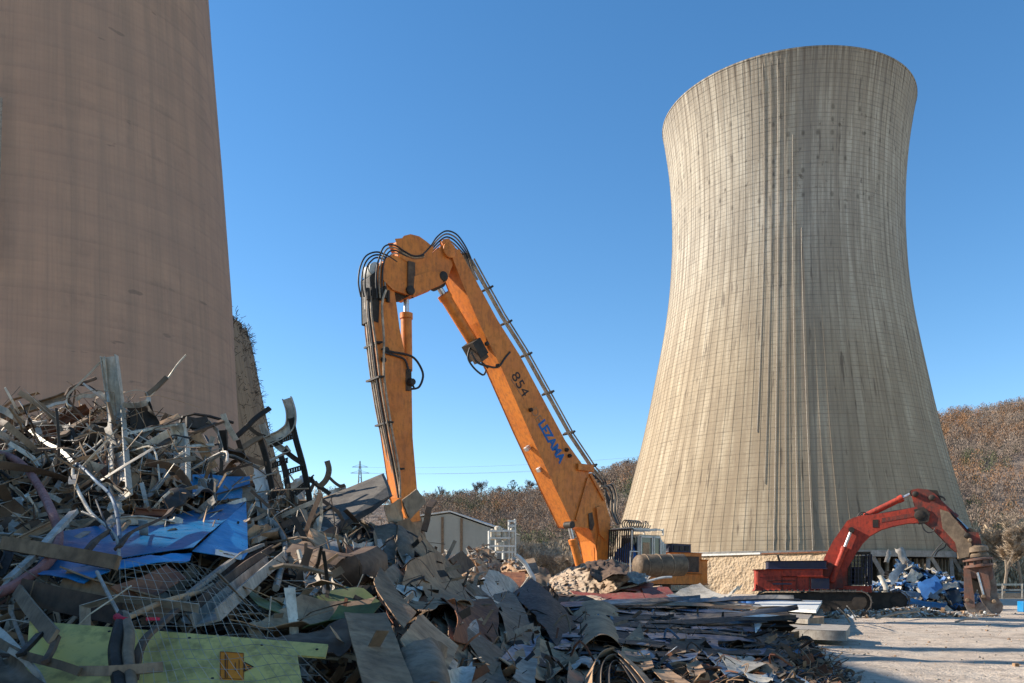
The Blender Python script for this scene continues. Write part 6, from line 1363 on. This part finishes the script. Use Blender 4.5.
slabd('white rectangular panel with a pink edge lying on the beams', [gp_(753, 609.5, .62), gp_(816, 613, .62), gp_(822, 602.5, .62), gp_(757, 601, .62)], .10, 'white', 'insulated_panel', GS, 'panel')
slabd('pink white panel lying further back by the drums', [gp_(755, 598, .75), gp_(795, 596, .75), gp_(800, 593.5, .75), gp_(770, 594, .75)], .08, 'white', 'insulated_panel', GS, 'panel')
slabd('top concrete beam of the pile right of the stack', [gp_(752, 620, .42), gp_(808, 624, .42), gp_(812, 618, .42), gp_(756, 615, .42)], .14, 'concrete_bit', 'concrete_beam', 'concrete beams', 'beam')
slabd('brown timber block behind the top concrete beam', [gp_(808, 626, .30), gp_(824, 624, .30), gp_(822, 614, .30), gp_(806, 616, .30)], .22, 'wood', 'timber_block', None, 'timber')
slabd('long concrete beam lying lowest, right of the stack', [gp_(758, 637, .14), gp_(846, 641, .14), gp_(850, 634, .14), gp_(764, 629, .14)], .24, 'concrete_bit', 'concrete_beam', 'concrete beams', 'beam')
slabd('short dark beam tucked under the pile of beams', [gp_(740, 636, .05), gp_(790, 640, .05), gp_(794, 630, .05), gp_(745, 626, .05)], .2, 'steel', 'concrete_beam', 'concrete beams', 'beam')
slabd('support block under the white panel', [gp_(760, 622, .1), gp_(800, 622, .1), gp_(804, 613, .1), gp_(765, 613, .1)], .48, 'dark', 'timber_block', None, 'timber')
slabd('support block under the far pink white panel', [gp_(765, 604, .1), gp_(795, 604, .1), gp_(797, 600, .1), gp_(768, 600, .1)], .64, 'dark', 'timber_block', None, 'timber')
for i, (a, b, w_, m__) in enumerate([((742, 640, .5), (770, 630, .75), .08, 'dark'), ((760, 646, .3), (812, 642, .35), .06, 'brown'), ((790, 655, .2), (812, 640, .55), .05, 'brown'), ((770, 660, .2), (822, 664, .15), .06, 'dark'), ((800, 668, .1), (836, 676, .05), .05, 'wood')]):
    m_ = MB(); m_.beam(gp_(*a), gp_(*b), w_, w_ * .6); tag(m_.build('metal_strip', m__), ['black bar sticking out of the right end of the stack', 'brown lath lying level below the beams', 'brown stick standing at the edge of the scrap', 'black bar lying low at the right edge of the scrap', 'timber stick lying on the ground at the scrap edge'][i], 'scrap strip')
# countable pieces on the blue heap and in front of the tracks
for i, (px, py, w_, h_, a, m__, lb) in enumerate([(897, 573, 26, 7, .9, 'bluepale', 'pale blue strip leaning on top of the blue heap'), (902, 556, 10, 16, .3, 'galv', 'greyish torn plate standing on top of the blue heap'), (888, 557, 6, 14, -.4, 'galv', 'small grey fin standing left on the blue heap'), (930, 588, 26, 15, .5, 'bluelite', 'big bright blue sheet in the middle of the blue heap'), (936, 592, 12, 20, -.6, 'bluepale', 'pale blue curved sheet beside the big blue one'), (912, 577, 10, 14, -.5, 'galv_light', 'pale scrap in the middle of the blue heap'), (884, 585, 6, 18, .2, 'galv_light', 'narrow pale upright scrap left on the blue heap'), (910, 595, 24, 6, -.1, 'bluepale', 'flat pale blue scrap low on the blue heap'), (955, 597, 14, 12, .3, 'bluedark', 'dark blue crumpled lump at the right of the blue heap'), (925, 604, 44, 6, -.15, 'bluedeep', 'dark blue sheet at the foot of the blue heap'), (950, 586, 18, 6, .2, 'galv', 'grey plate near the right top of the blue heap')]):
    c = P(px, py, 50.0 if i != 9 else 49); ux = Vector((math.cos(a), 0, math.sin(a))); uz = Vector((-math.sin(a), .5, math.cos(a))); W_, H_ = w_ * 50 / F / 2, h_ * 50 / F / 2
    m_ = MB(); sheet_mesh(m_, [c - ux * W_ - uz * H_, c + ux * W_ * .8 - uz * H_ * .7, c + ux * W_ + uz * H_, c - ux * W_ * .6 + uz * H_ * 1.1], .02, (.06, .03), .06, (6, 5), i, .10); tag(m_.build('steel_sheet', m__, smooth=35), lb, 'scrap sheet', 'sheets on the blue heap')
for i, (a, b, r_, lb) in enumerate([((876, 618, .15), (919, 611, .35), .06, 'long pale branch lying on the debris strip'), ((838, 608, .7), (850, 622, .1), .03, 'thin stick standing left in the debris strip'), ((847, 606, .8), (856, 620, .1), .025, 'second thin stick beside the left one'), ((955, 622, .02), (978, 619, .15), .04, 'pale splinter lying near the jaw tip')]):
    m_ = MB(); m_.tube([gp_(*a), gp_(*a).lerp(gp_(*b), .5) + Vector((0, 0, .06)), gp_(*b)], r_, 5); tag(m_.build('branch', 'concrete_bit'), lb, 'branch')
# pebbles on the yard
mb = MB(); rn = random.Random(90)
for _ in range(600):
    y = rn.uniform(13, 48); x = rn.uniform(.33 * y - 1, .66 * y); s_ = rn.uniform(.01, .03) * (1 + (rn.random() < .05) * 1.5)
    e = Matrix.Rotation(rn.random() * 6, 3, 'Z') @ Matrix.Rotation(rn.random(), 3, 'X'); mb.box((x, y, gz(x, y) + s_ * .25), (s_ * 1.5, s_, s_ * .8), [e @ Vector(k) for k in ((1, 0, 0), (0, 1, 0), (0, 0, 1))], rn.randrange(2))
tag(mb.build('pebbles', ['concrete_bit', 'dusty']), 'small stones strewn over the yard ground', 'stones', kind='stuff')
m_ = MB(); bx_ = gp_(1021, 612, 0); m_.box(bx_ + Vector((.25, 0, .3)), (.6, .6, .6)); tag(m_.build('plastic_crate', 'blue', bevel=.04), 'dark blue box at the right edge on the yard ground', 'box')
